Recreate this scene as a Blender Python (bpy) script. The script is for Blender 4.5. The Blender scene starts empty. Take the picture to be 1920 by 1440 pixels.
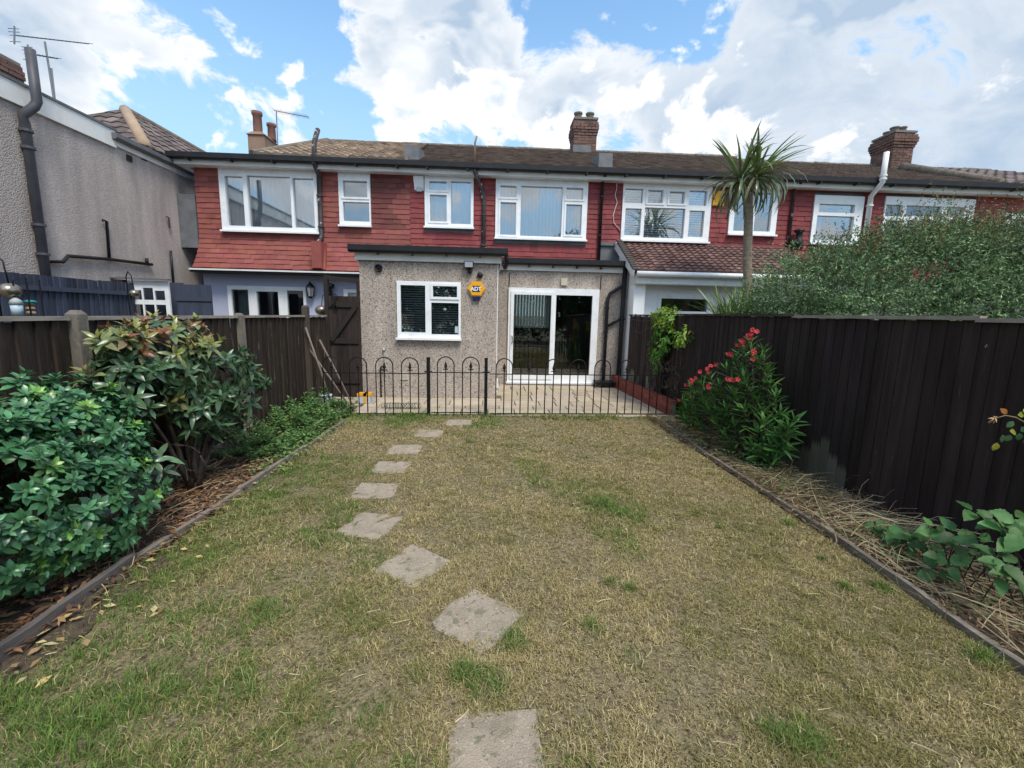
import bpy, bmesh, math, random
import numpy as np
from mathutils import Vector, Matrix
random.seed(7); rng = np.random.default_rng(11)
S = bpy.context.scene
C = S.collection
R = math.radians
# ------------------------------------------------------------------ camera
EYE, FOC = 1.65, 830.0                      # eye height (m), focal length in px of a 1920 px wide frame
PITCH, ROLL, HEAD = math.atan(130 / 830), 0.0217, R(2.9)
FWD = Vector((math.sin(HEAD) * math.cos(PITCH), math.cos(HEAD) * math.cos(PITCH), -math.sin(PITCH)))
RGT = Vector((math.cos(HEAD), -math.sin(HEAD), 0))
UPV = RGT.cross(FWD)
CX = RGT * math.cos(ROLL) + UPV * math.sin(ROLL)
CY = UPV * math.cos(ROLL) - RGT * math.sin(ROLL)
cam = bpy.data.objects.new('camera', bpy.data.cameras.new('camera'))
C.objects.link(cam)
cam.data.sensor_width = 36.0
cam.data.lens = FOC / 1920 * 36
cam.data.clip_end = 3000
cam.matrix_world = Matrix(((CX.x, CY.x, -FWD.x, 0), (CX.y, CY.y, -FWD.y, 0), (CX.z, CY.z, -FWD.z, EYE), (0, 0, 0, 1)))
S.camera = cam
EYEP = Vector((0, 0, EYE))

def ray(x, y):
    return (CX * ((x - 960) / FOC) + CY * ((720 - y) / FOC) + FWD)
def at_y(x, y, Y):                          # sight line met with the vertical plane at depth Y
    d = ray(x, y); return EYEP + d * (Y / d.y)
def at_x(x, y, X):
    d = ray(x, y); return EYEP + d * (X / d.x)
def at_g(x, y, z=0.0):
    d = ray(x, y); return EYEP + d * ((z - EYE) / d.z)
def rect(x0, y0, x1, y1, Y):                # a traced rectangle as (left, right, bottom, top) metres
    xm, ym = (x0 + x1) / 2, (y0 + y1) / 2
    return (at_y(x0, ym, Y).x, at_y(x1, ym, Y).x, at_y(xm, y1, Y).z, at_y(xm, y0, Y).z)

# ------------------------------------------------------------------ world, sun, exposure
S.view_settings.view_transform = 'Standard'
S.view_settings.look = 'None'
S.view_settings.exposure = 1.25
S.view_settings.gamma = 1
S.view_settings.use_curve_mapping = False
S.render.engine = 'CYCLES'
S.cycles.use_denoising = True; S.cycles.use_adaptive_sampling = True; S.cycles.adaptive_threshold = 0.02
S.cycles.max_bounces = 5; S.cycles.diffuse_bounces = 3
S.cycles.transparent_max_bounces = 12
SUN_EL, SUN_AZ = R(56), math.atan2(0.38, -0.75)      # the sun stands high behind the camera, a little to the right, veiled by cloud
sun = bpy.data.objects.new('sun', bpy.data.lights.new('sun', 'SUN'))
C.objects.link(sun)
sun.data.energy = 1.5; sun.data.angle = R(20); sun.data.color = (1.0, 0.93, 0.82)
sd = Vector((math.sin(SUN_AZ) * math.cos(SUN_EL), math.cos(SUN_AZ) * math.cos(SUN_EL), math.sin(SUN_EL)))
sun.rotation_euler = sd.to_track_quat('Z', 'Y').to_euler()
sun.location = (0, 0, 30)

class NT:
    def __init__(s, tree): s.t = tree; s.t.nodes.clear()
    def n(s, typ, ins=None, **kw):
        o = s.t.nodes.new(typ)
        for k, v in kw.items(): setattr(o, k, v)
        for k, v in (ins or {}).items():
            if isinstance(v, bpy.types.NodeSocket): s.t.links.new(v, o.inputs[k])
            else: o.inputs[k].default_value = v
        return o
    def math(s, op, a, b=0.0, c=0.0, clamp=False):
        o = s.n('ShaderNodeMath', {0: a, 1: b, 2: c}, operation=op); o.use_clamp = clamp; return o.outputs[0]
    def vm(s, op, a, b=(0, 0, 0)):
        o = s.n('ShaderNodeVectorMath', {0: a, 1: b}, operation=op)
        return o.outputs['Value'] if op in ('DISTANCE', 'LENGTH', 'DOT_PRODUCT') else o.outputs[0]
    def mix(s, fac, a, b, mode='MIX'):
        o = s.n('ShaderNodeMix', data_type='RGBA', blend_type=mode)
        for k, v in ((0, fac), (6, a), (7, b)):
            if isinstance(v, bpy.types.NodeSocket): s.t.links.new(v, o.inputs[k])
            else: o.inputs[k].default_value = v if k == 0 else (tuple(v) + (1,))[:4]
        return o.outputs[2]
    def mr(s, v, a, b, c=0.0, d=1.0, smooth=False):
        o = s.n('ShaderNodeMapRange', {0: v, 1: a, 2: b, 3: c, 4: d})
        if smooth: o.interpolation_type = 'SMOOTHSTEP'
        return o.outputs[0]
    def noise(s, vec, scale, detail=4, rough=0.5, dist=0.0, color=False):
        o = s.n('ShaderNodeTexNoise', {'Vector': vec, 'Scale': scale, 'Detail': detail, 'Roughness': rough, 'Distortion': dist})
        return o.outputs['Color' if color else 'Fac']

W = bpy.data.worlds.new('World'); S.world = W; W.use_nodes = True
W.cycles.sampling_method = 'MANUAL'; W.cycles.sample_map_resolution = 512
w = NT(W.node_tree)
dirv = w.n('ShaderNodeTexCoord').outputs['Generated']
sky = w.n('ShaderNodeTexSky', sky_type='NISHITA', sun_disc=False, sun_elevation=SUN_EL, sun_rotation=SUN_AZ, altitude=30, air_density=1.0, dust_density=0.6, ozone_density=2.0)
blue = w.vm('SCALE', sky.outputs[0]); blue.node.inputs['Scale'].default_value = 0.14
blue = w.mix(1.0, blue, (0.80, 0.94, 0.90), 'MULTIPLY')
sepz = w.n('ShaderNodeSeparateXYZ', {0: dirv}).outputs[2]
blue = w.mix(w.mr(sepz, 0.55, 0.10, 0, 0.85, True), blue, (0.21, 0.30, 0.41))
st = w.vm('MULTIPLY', dirv, (1.0, 1.0, 1.55))
wob = w.vm('SUBTRACT', w.noise(st, 4.0, 2, 0.5, color=True), (0.5, 0.5, 0.5))
wv = w.n('ShaderNodeVectorMath', {0: wob, 1: (0.20, 0.20, 0.20), 2: st}, operation='MULTIPLY_ADD').outputs[0]
fb = w.noise(wv, 5.2, 8, 0.61)
fb_lo = w.noise(wv, 5.2, 4, 0.55)
fb_up = w.noise(w.vm('ADD', wv, (0.0, 0.02, 0.075)), 5.2, 4, 0.55)
# where the cloud banks and the blue gaps stand in the sky: (sight line, reach, weight)
BANKS = [(430, 40, .26, -.24), (560, 110, .15, -.20), (650, 225, .12, -.12), (1010, -5, .15, -.22), (1290, 75, .09, -.24), (1190, 25, .13, -.18), (330, 175, .14, -.04),
         (130, 140, .34, .08), (300, 60, .12, .06), (720, 95, .20, .13), (940, 100, .16, .08), (1120, 175, .22, .08), (1650, 130, .55, .17), (632, 152, .045, .18), (490, 250, .18, .08), (360, 105, .11, .18), (455, 150, .10, .18), (540, 195, .07, .15), (1350, 230, .22, .08)]
bias = None
for px, py, rad, wt in BANKS:
    d = ray(px, py).normalized()
    k = w.mr(w.vm('DISTANCE', dirv, tuple(d)), 0.0, rad, wt, 0.0, True)
    bias = k if bias is None else w.math('ADD', bias, k)
dens = w.math('ADD', w.math('MULTIPLY_ADD', fb, 1.15, -0.075), bias)
mask = w.mr(dens, 0.465, 0.575, 0, 1, True)
deep = w.math('ADD', fb_lo, w.math('MULTIPLY', bias, 0.8))
core = w.mr(deep, 0.48, 0.76, 0, 1, True)
lit = w.mr(w.math('SUBTRACT', fb_lo, fb_up), -0.13, 0.11, 0, 1, True)          # upper sides catch the light
puff = w.mr(w.math('SUBTRACT', fb, fb_lo), -0.05, 0.07, 0, 1)                    # small billows
shade = w.math('MULTIPLY', core, w.math('SUBTRACT', 1.55, w.math('ADD', w.math('MULTIPLY', lit, 0.80), w.math('MULTIPLY', puff, 0.30))), 0, True)
veil = w.mr(w.vm('DISTANCE', dirv, tuple(ray(1800, 170).normalized())), 0.15, 0.75, 1.0, 0.0, True)
shade = w.math('MAXIMUM', shade, w.math('MULTIPLY', veil, w.mr(fb, 0.35, 0.65, 0.45, 1.0)))
cloud = w.mix(shade, (0.45, 0.455, 0.46), (0.20, 0.258, 0.33))
cloud = w.mix(w.mr(sepz, 0.32, 0.05, 0, 0.22, True), cloud, (0.31, 0.36, 0.43))
allsky = w.mix(mask, blue, cloud)
# a nearer row of small cumulus heads over the roofs: bright rims, blue-grey bellies
st2 = w.n('ShaderNodeVectorMath', {0: wob, 1: (0.10, 0.10, 0.10), 2: w.vm('MULTIPLY', dirv, (1.0, 1.0, 1.3))}, operation='MULTIPLY_ADD').outputs[0]
c2 = w.noise(st2, 8.5, 7, 0.55)
b2 = None
for px, py, rad, wt in [(770, 225, .13, .20), (940, 230, .16, .22), (1080, 250, .14, .12), (1330, 240, .10, .12), (1560, 275, .10, .10), (230, 250, .16, .08), (600, 285, .12, .12), (430, 270, .14, .14)]:
    k = w.mr(w.vm('DISTANCE', dirv, tuple(ray(px, py).normalized())), 0.0, rad, wt, 0.0, True)
    b2 = k if b2 is None else w.math('ADD', b2, k)
d2 = w.math('ADD', c2, b2)
m2 = w.math('MULTIPLY', w.mr(d2, 0.585, 0.665, 0, 1, True), w.mr(sepz, 0.62, 0.45, 0, 1, True))
cl2 = w.mix(w.mr(d2, 0.66, 0.92, 0, 1, True), (0.48, 0.485, 0.49), (0.235, 0.295, 0.365))
allsky = w.mix(m2, allsky, cl2)
bg = w.n('ShaderNodeBackground', {'Color': allsky, 'Strength': 1.0})
w.t.links.new(bg.outputs[0], w.n('ShaderNodeOutputWorld').inputs[0])

# ------------------------------------------------------------------ helpers
WLOC = {}
def tag(o, label=None, cat=None, group=None, kind=None):
    if label: o['label'] = label
    if cat: o['category'] = cat
    if group: o['group'] = group
    if kind: o['kind'] = kind
    return o
def thing(name, label, cat, loc=(0, 0, 0), group=None):
    o = bpy.data.objects.new(name, None); C.objects.link(o); o.location = loc
    o.empty_display_size = 0.1; WLOC[o] = Vector(loc)
    return tag(o, label, cat, group)
def wl(o): return WLOC.get(o, Vector((0, 0, 0)))
def link(name, me, loc, parent, mat=None):
    o = bpy.data.objects.new(name, me); C.objects.link(o)
    if mat is not None and not me.materials: me.materials.append(mat)
    loc = Vector(loc); WLOC[o] = loc
    if parent is not None: o.parent = parent; o.location = loc - wl(parent)
    else: o.location = loc
    return o
def piece(name, me, M, parent, col=None):
    """a shared-mesh piece placed by a world matrix"""
    o = bpy.data.objects.new(name, me); C.objects.link(o)
    if parent is not None: o.parent = parent
    M = M.copy(); M.translation = M.translation - wl(parent) if parent is not None else M.translation
    o.matrix_local = M
    if col is not None: o.color = (col[0], col[1], col[2], 1)
    return o
class MB:
    def __init__(s): s.v = []; s.f = []
    def add(s, vs, fs):
        n = len(s.v); s.v.extend([tuple(p) for p in vs]); s.f.extend([tuple(i + n for i in q) for q in fs]); return s
    def box(s, x0, x1, y0, y1, z0, z1):
        return s.add([(x0, y0, z0), (x1, y0, z0), (x1, y1, z0), (x0, y1, z0), (x0, y0, z1), (x1, y0, z1), (x1, y1, z1), (x0, y1, z1)],
                     [(0, 3, 2, 1), (4, 5, 6, 7), (0, 1, 5, 4), (1, 2, 6, 5), (2, 3, 7, 6), (3, 0, 4, 7)])
    def hexa(s, p):                          # eight corners, bottom ring then top ring
        return s.add(p, [(0, 3, 2, 1), (4, 5, 6, 7), (0, 1, 5, 4), (1, 2, 6, 5), (2, 3, 7, 6), (3, 0, 4, 7)])
    def bar(s, a, b, wx, wy, up=(0, 0, 1)):
        a, b = Vector(a), Vector(b); d = (b - a).normalized()
        u = Vector(up)
        if abs(d.dot(u)) > 0.98: u = Vector((0, 1, 0))
        x = d.cross(u).normalized() * wx / 2; y = x.cross(d).normalized() * wy / 2
        return s.hexa([a - x - y, a + x - y, a + x + y, a - x + y, b - x - y, b + x - y, b + x + y, b - x + y])
    def tube(s, pts, r, n=8, cap=True):
        pts = [Vector(p) for p in pts]; rs = r if isinstance(r, (list, tuple)) else [r] * len(pts)
        rings = []; ref = None
        for i, p in enumerate(pts):
            d = (pts[min(i + 1, len(pts) - 1)] - pts[max(i - 1, 0)]).normalized()
            if ref is None:
                ref = d.orthogonal().normalized()
            ref = (ref - d * ref.dot(d)).normalized(); b = d.cross(ref)
            rings.append([p + (ref * math.cos(2 * math.pi * k / n) + b * math.sin(2 * math.pi * k / n)) * rs[i] for k in range(n)])
        vs = [q for rr in rings for q in rr]; fs = []
        for i in range(len(pts) - 1):
            for k in range(n):
                fs.append((i * n + k, i * n + (k + 1) % n, (i + 1) * n + (k + 1) % n, (i + 1) * n + k))
        if cap: fs.append(tuple(range(n))[::-1]); fs.append(tuple((len(pts) - 1) * n + k for k in range(n)))
        return s.add(vs, fs)
    def lathe(s, cx, cy, prof, n=16):
        vs = [(cx + r * math.cos(2 * math.pi * k / n), cy + r * math.sin(2 * math.pi * k / n), z) for r, z in prof for k in range(n)]
        fs = [(i * n + k, i * n + (k + 1) % n, (i + 1) * n + (k + 1) % n, (i + 1) * n + k) for i in range(len(prof) - 1) for k in range(n)]
        fs.append(tuple(range(n))[::-1]); fs.append(tuple((len(prof) - 1) * n + k for k in range(n)))
        return s.add(vs, fs)
    def poly(s, pts, axis, a, b):            # prism: 2-D outline pushed along an axis from a to b
        n = len(pts)
        mk = {'x': lambda p, q: (q, p[0], p[1]), 'y': lambda p, q: (p[0], q, p[1]), 'z': lambda p, q: (p[0], p[1], q)}[axis]
        vs = [mk(p, a) for p in pts] + [mk(p, b) for p in pts]
        fs = [tuple(range(n)), tuple(range(n, 2 * n))[::-1]] + [(i, i + n, (i + 1) % n + n, (i + 1) % n) for i in range(n)]
        return s.add(vs, fs)
    def holes(s, x0, x1, z0, z1, y0, y1, hs):  # a slab in the xz plane with rectangular openings
        xs = sorted({x0, x1, *[min(max(h[i], x0), x1) for h in hs for i in (0, 1)]})
        zs = sorted({z0, z1, *[min(max(h[i], z0), z1) for h in hs for i in (2, 3)]})
        inh = lambda a, b: any(h[0] < a < h[1] and h[2] < b < h[3] for h in hs)
        solid = [[not inh((xs[i] + xs[i + 1]) / 2, (zs[j] + zs[j + 1]) / 2) for j in range(len(zs) - 1)] for i in range(len(xs) - 1)]
        g = lambda i, j: 0 <= i < len(solid) and 0 <= j < len(solid[0]) and solid[i][j]
        for i in range(len(solid)):
            for j in range(len(solid[0])):
                if not solid[i][j]: continue
                a, b, c, d = xs[i], xs[i + 1], zs[j], zs[j + 1]
                s.add([(a, y0, c), (b, y0, c), (b, y0, d), (a, y0, d)], [(0, 1, 2, 3)])
                s.add([(a, y1, c), (b, y1, c), (b, y1, d), (a, y1, d)], [(3, 2, 1, 0)])
                if not g(i - 1, j): s.add([(a, y0, c), (a, y0, d), (a, y1, d), (a, y1, c)], [(0, 1, 2, 3)])
                if not g(i + 1, j): s.add([(b, y0, c), (b, y0, d), (b, y1, d), (b, y1, c)], [(3, 2, 1, 0)])
                if not g(i, j - 1): s.add([(a, y0, c), (b, y0, c), (b, y1, c), (a, y1, c)], [(3, 2, 1, 0)])
                if not g(i, j + 1): s.add([(a, y0, d), (b, y0, d), (b, y1, d), (a, y1, d)], [(0, 1, 2, 3)])
        return s
    def mesh(s, name, mat=None, smooth=False, origin=(0, 0, 0)):
        me = bpy.data.meshes.new(name)
        ox, oy, oz = origin
        me.from_pydata([(p[0] - ox, p[1] - oy, p[2] - oz) for p in s.v], [], s.f); me.update()
        if smooth: me.polygons.foreach_set('use_smooth', [True] * len(me.polygons))
        if mat: me.materials.append(mat)
        return me
    def build(s, name, mat, parent=None, smooth=False):
        vs = s.v; lo = [min(p[i] for p in vs) for i in range(3)]; hi = [max(p[i] for p in vs) for i in range(3)]
        o = ((lo[0] + hi[0]) / 2, (lo[1] + hi[1]) / 2, lo[2])
        return link(name, s.mesh(name, mat, smooth, o), o, parent)
def fast_mesh(name, V, F, mat, col=None, smooth=False):
    """numpy arrays to a mesh; col = per-vertex colours"""
    me = bpy.data.meshes.new(name); V = np.asarray(V, np.float32).reshape(-1, 3); F = np.asarray(F, np.int32)
    k = F.shape[1]
    me.vertices.add(len(V)); me.vertices.foreach_set('co', V.ravel())
    me.loops.add(F.size); me.loops.foreach_set('vertex_index', F.ravel())
    me.polygons.add(len(F)); me.polygons.foreach_set('loop_start', np.arange(0, F.size, k, dtype=np.int32))
    me.update(calc_edges=True)
    me.polygons.foreach_set('use_smooth', np.full(len(F), bool(smooth)))
    if col is not None:
        a = me.color_attributes.new('Col', 'FLOAT_COLOR', 'POINT')
        cc = np.ones((len(V), 4), np.float32); cc[:, :3] = col; a.data.foreach_set('color', cc.ravel())
    me.materials.append(mat)
    return me

# ------------------------------------------------------------------ materials
def material(name, c1, c2=None, rough=0.7, scale=6.0, detail=5, bump=0.0, bscale=40.0, tint=None, spec=0.3, stretch=(1, 1, 1), foot=None, metal=0.0, lo=0.35, hi=0.65, spots=None, trans=0.0, coat=0.0):
    m = bpy.data.materials.new(name); m.use_nodes = True; t = NT(m.node_tree)
    pos = t.n('ShaderNodeNewGeometry').outputs['Position']
    sp = t.vm('MULTIPLY', pos, stretch)
    col = tuple(c1) + (1,)
    if c2 is not None: col = t.mix(t.mr(t.noise(sp, scale, detail, 0.6), lo, hi), c1, c2)
    for s in (spots or []):                 # (scale, threshold, softness, colour[, stretch])
        v = t.vm('MULTIPLY', pos, s[4]) if len(s) > 4 else sp
        base = col if isinstance(col, bpy.types.NodeSocket) else c1
        col = t.mix(t.mr(t.noise(v, s[0], 6, 0.6), s[1], s[1] + s[2]), base, s[3])
    if foot:                                 # bare weathered wood low down, ragged upper edge: (height, colour)
        zz = t.n('ShaderNodeSeparateXYZ', {0: pos}).outputs[2]
        rnd = t.n('ShaderNodeObjectInfo').outputs['Random']
        edge = t.math('ADD', t.math('MULTIPLY_ADD', rnd, foot[0], 0.12), t.math('MULTIPLY', t.noise(t.vm('MULTIPLY', pos, (9, 9, 0.8)), 6.0, 4, 0.6), 0.15))
        col = t.mix(t.mr(t.math('SUBTRACT', edge, zz), -0.02, 0.05), col, foot[1])
    if tint:
        src = t.n('ShaderNodeObjectInfo').outputs['Color'] if tint == 'obj' else t.n('ShaderNodeAttribute', attribute_name='Col').outputs['Color']
        col = t.mix(1.0, col if isinstance(col, bpy.types.NodeSocket) else c1, src, 'MULTIPLY')
    ins = {'Base Color': col, 'Roughness': rough, 'Specular IOR Level': spec, 'Metallic': metal}
    if coat: ins['Coat Weight'] = coat
    b = t.n('ShaderNodeBsdfPrincipled', ins)
    if bump:
        bm_ = t.n('ShaderNodeBump', {'Height': t.noise(sp, bscale, 5, 0.6), 'Strength': bump, 'Distance': 0.02})
        t.t.links.new(bm_.outputs[0], b.inputs['Normal'])
    out = b.outputs[0]
    if trans:
        tr = t.n('ShaderNodeBsdfTranslucent', {'Color': col})
        out = t.n('ShaderNodeMixShader', {0: trans, 1: out, 2: tr.outputs[0]}).outputs[0]
    t.t.links.new(out, t.n('ShaderNodeOutputMaterial').inputs[0])
    return m
def pebbledash(name, cols, scale, bump):
    m = bpy.data.materials.new(name); m.use_nodes = True; t = NT(m.node_tree)
    pos = t.n('ShaderNodeNewGeometry').outputs['Position']
    v = t.n('ShaderNodeTexVoronoi', {'Vector': pos, 'Scale': scale, 'Randomness': 1.0})
    h = t.n('ShaderNodeSeparateXYZ', {0: v.outputs['Color']}).outputs[0]
    cr = t.n('ShaderNodeValToRGB', {0: h}); cr.color_ramp.interpolation = 'CONSTANT'
    els = cr.color_ramp.elements
    while len(els) < len(cols): els.new(1.0)
    for i, (p, c) in enumerate(cols): els[i].position = p; els[i].color = tuple(c) + (1,)
    stain = t.mr(t.noise(t.vm('MULTIPLY', pos, (2.2, 2.2, 0.35)), 1.3, 5, 0.6), 0.32, 0.72, 0.74, 1.10)
    col = t.mix(1.0, cr.outputs[0], t.n('ShaderNodeCombineXYZ', {0: stain, 1: stain, 2: stain}).outputs[0], 'MULTIPLY')
    hgt = t.mr(v.outputs['Distance'], 0.0, 0.7, 1.0, 0.0)
    bm_ = t.n('ShaderNodeBump', {'Height': hgt, 'Strength': bump, 'Distance': 0.012})
    b = t.n('ShaderNodeBsdfPrincipled', {'Base Color': col, 'Roughness': 0.85, 'Specular IOR Level': 0.2, 'Normal': bm_.outputs[0]})
    t.t.links.new(b.outputs[0], t.n('ShaderNodeOutputMaterial').inputs[0])
    return m
def glass(name, refl, tintc=(1, 1, 1)):
    m = bpy.data.materials.new(name); m.use_nodes = True; t = NT(m.node_tree)
    fr = t.n('ShaderNodeFresnel', {'IOR': 1.5}).outputs[0]
    f = t.mr(fr, 0.04, 1.0, refl, 1.0)
    g = t.n('ShaderNodeBsdfGlossy', {'Roughness': 0.0, 'Color': (0.96, 0.98, 1, 1)})
    tr = t.n('ShaderNodeBsdfTransparent', {'Color': tuple(tintc) + (1,)})
    o = t.n('ShaderNodeMixShader', {0: f, 1: tr.outputs[0], 2: g.outputs[0]})
    t.t.links.new(o.outputs[0], t.n('ShaderNodeOutputMaterial').inputs[0])
    return m
K = {}
K['upvc'] = material('white_upvc', (0.80, 0.82, 0.84), (0.60, 0.61, 0.61), 0.35, 5.0, spec=0.4, lo=0.5, hi=0.9)
K['oldwhite'] = material('weathered_white_board', (0.74, 0.74, 0.72), (0.58, 0.58, 0.56), 0.55, 3.0, lo=0.45, hi=0.8, stretch=(1, 1, 0.5))
K['whitewall'] = material('white_painted_render', (0.88, 0.89, 0.90), (0.82, 0.83, 0.84), 0.85, 1.6, bump=0.15, bscale=30, lo=0.4, hi=0.8)
K['lilac'] = material('lilac_painted_render', (0.47, 0.50, 0.66), (0.42, 0.45, 0.60), 0.85, 1.2, bump=0.2, bscale=60)
K['black'] = material('black_plastic', (0.010, 0.0105, 0.013), (0.018, 0.018, 0.021), 0.5, 5.0, spec=0.3)
K['blackpeel'] = material('peeling_black_iron_pipe', (0.035, 0.03, 0.032), (0.07, 0.055, 0.055), 0.6, 8.0, spots=[(9.0, 0.60, 0.04, (0.55, 0.53, 0.52))])
K['iron'] = material('black_iron', (0.007, 0.007, 0.008), (0.014, 0.011, 0.010), 0.6, 20.0, spec=0.25, lo=0.5, hi=0.8)
K['lead'] = material('lead_grey', (0.11, 0.115, 0.125), (0.16, 0.165, 0.175), 0.6, 4.0)
K['dash'] = pebbledash('pebbledash', [(0, (0.44, 0.375, 0.325)), (0.30, (0.38, 0.32, 0.275)), (0.55, (0.49, 0.43, 0.375)), (0.72, (0.31, 0.255, 0.215)), (0.85, (0.54, 0.49, 0.44)), (0.955, (0.15, 0.12, 0.10))], 60, 0.5)
K['rough'] = pebbledash('rough_cast', [(0, (0.47, 0.41, 0.38)), (0.35, (0.44, 0.385, 0.355)), (0.7, (0.50, 0.44, 0.405)), (0.9, (0.41, 0.355, 0.33))], 42, 0.55)
RED_A = dict(c1=(0.29, 0.085, 0.069), c2=(0.235, 0.070, 0.058), rough=0.75, scale=2.2)
RED_B = dict(c1=(0.245, 0.046, 0.047), c2=(0.19, 0.038, 0.040), rough=0.62, scale=2.2)
K['redA'] = material('faded_red_tile', tint='obj', **RED_A); K['redAj'] = material('faded_red_tile_mass', tint='attr', **RED_A)
K['redB'] = material('crimson_tile', tint='obj', **RED_B); K['redBj'] = material('crimson_tile_mass', tint='attr', **RED_B)
K['rooftan'] = material('tan_pantile', (0.40, 0.31, 0.235), (0.30, 0.23, 0.175), 0.85, 7.0, tint='attr')
K['roofbrown'] = material('brown_plain_tile', (0.185, 0.138, 0.112), (0.12, 0.092, 0.08), 0.9, 5.0, tint='attr', spots=[(14, 0.62, 0.06, (0.25, 0.21, 0.14))])
K['roofplum'] = material('plum_pantile', (0.18, 0.105, 0.09), (0.13, 0.075, 0.07), 0.85, 7.0, tint='attr')
K['roofgrey'] = material('grey_brown_interlocking_tile', (0.16, 0.125, 0.115), (0.115, 0.09, 0.085), 0.85, 5.0, tint='attr')
K['ridge'] = material('ridge_mortar', (0.20, 0.165, 0.13), (0.10, 0.09, 0.075), 0.9, 9.0)
K['hipsand'] = material('sandy_hip_tile', (0.40, 0.29, 0.20), (0.33, 0.24, 0.17), 0.9, 5.0)
K['brick'] = material('chimney_brick', (0.17, 0.10, 0.082), (0.115, 0.072, 0.062), 0.9, 9.0, tint='attr')
K['mortar'] = material('mortar', (0.22, 0.19, 0.165), (0.16, 0.14, 0.125), 0.95, 12.0)
K['renderbrown'] = material('rendered_stack', (0.28, 0.185, 0.13), (0.22, 0.15, 0.11), 0.9, 4.0)
K['terracotta'] = material('terracotta', (0.22, 0.105, 0.078), (0.15, 0.08, 0.062), 0.8, 6.0)
K['redbrick'] = material('red_painted_brick', (0.30, 0.068, 0.048), (0.22, 0.055, 0.042), 0.75, 12.0, tint='obj', bump=0.2, bscale=60)
K['pane'] = glass('window_glass', 0.21, (0.95, 0.98, 0.99))
K['pane_dark'] = glass('door_glass', 0.10, (0.76, 0.80, 0.78))
K['net'] = material('net_curtain', (0.88, 0.90, 0.92), (0.80, 0.83, 0.86), 0.9, 5.0, trans=0.3, stretch=(1, 1, 0.2))
K['blind'] = material('white_blind_slat', (0.80, 0.83, 0.86), None, 0.6)
K['blindgrey'] = material('grey_blind_slat', (0.42, 0.45, 0.48), None, 0.5)
K['vblind'] = material('translucent_vertical_blind', (0.72, 0.76, 0.70), None, 0.8, trans=0.5)
K['room'] = material('dim_room_plaster', (0.14, 0.125, 0.11), None, 0.9)
K['roomdark'] = material('dark_furniture', (0.030, 0.024, 0.020), None, 0.5)
K['chrome'] = material('chair_metal', (0.6, 0.6, 0.62), None, 0.25, metal=1.0)
K['redbrown'] = material('plain_red_brown', (0.16, 0.045, 0.035), None, 0.9)
K['tan'] = material('tan_seat', (0.40, 0.28, 0.17), None, 0.8)
K['fence'] = material('dark_stained_board', (0.027, 0.0195, 0.018), (0.045, 0.033, 0.030), 0.8, 3.0, tint='obj', bump=0.35, bscale=26, stretch=(6, 6, 0.5), spec=0.15,
                      spots=[(5.0, 0.64, 0.10, (0.085, 0.07, 0.066), (7, 7, 0.55)), (1.4, 0.56, 0.12, (0.050, 0.036, 0.035)), (24.0, 0.715, 0.02, (0.36, 0.34, 0.32), (1, 1, 0.6)), (7.0, 0.70, 0.05, (0.12, 0.11, 0.105), (1, 1, 0.5))])
K['fenceL'] = material('weathered_brown_board', (0.056, 0.042, 0.034), (0.031, 0.024, 0.020), 0.85, 3.0, tint='obj', bump=0.4, bscale=26, stretch=(6, 6, 0.5), spec=0.12,
                       spots=[(6.0, 0.62, 0.10, (0.19, 0.16, 0.14), (7, 7, 0.5))])
K['fencebare'] = material('board_bare_at_the_foot', (0.021, 0.0155, 0.015), (0.036, 0.027, 0.0255), 0.8, 3.0, tint='obj', bump=0.35, bscale=26, stretch=(6, 6, 0.5), spec=0.15, foot=(0.34, (0.105, 0.105, 0.08)))
K['cap'] = material('weathered_capping', (0.33, 0.29, 0.25), (0.22, 0.19, 0.165), 0.9, 8.0, stretch=(3, 0.7, 3))
K['capdark'] = material('dark_capping', (0.05, 0.042, 0.036), (0.15, 0.13, 0.115), 0.9, 6.0, lo=0.5, hi=0.75, stretch=(3, 0.7, 3))
K['concrete'] = material('concrete_post', (0.22, 0.195, 0.165), (0.13, 0.115, 0.10), 0.95, 7.0, bump=0.4, bscale=40, stretch=(1, 1, 0.5))
K['slab'] = material('stepping_concrete', (0.40, 0.33, 0.25), (0.31, 0.255, 0.195), 0.95, 6.0, bump=0.7, bscale=120, spots=[(75, 0.60, 0.05, (0.47, 0.43, 0.37)), (50, 0.62, 0.05, (0.15, 0.13, 0.11)), (14.0, 0.57, 0.06, (0.22, 0.20, 0.13)), (5.0, 0.56, 0.10, (0.27, 0.225, 0.165))])
K['paving'] = material('buff_paving', (0.46, 0.385, 0.29), (0.38, 0.315, 0.24), 0.9, 4.0, tint='obj', bump=0.3, bscale=50)
K['timber'] = material('weathered_edging', (0.27, 0.235, 0.195), (0.15, 0.13, 0.11), 0.9, 9.0, bump=0.5, bscale=40, stretch=(5, 0.7, 5))
K['timberdark'] = material('dark_edging', (0.085, 0.075, 0.075), (0.14, 0.125, 0.115), 0.85, 6.0, bump=0.4, bscale=40, stretch=(5, 0.7, 5))  # darker timber tone for the nearest left edging boards
K['soil'] = material('bare_soil', (0.060, 0.043, 0.033), (0.115, 0.082, 0.06), 0.95, 14.0, bump=0.9, bscale=45)
K['turf'] = material('thatch_and_soil', (0.285, 0.235, 0.135), (0.185, 0.15, 0.085), 0.95, 22.0, bump=0.8, bscale=110, spots=[(40.0, 0.52, 0.08, (0.095, 0.074, 0.046)), (65.0, 0.60, 0.05, (0.38, 0.32, 0.19))])
K['grass'] = material('grass_blade', (1, 1, 1), None, 0.7, tint='attr', trans=0.3, spec=0.15)
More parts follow.
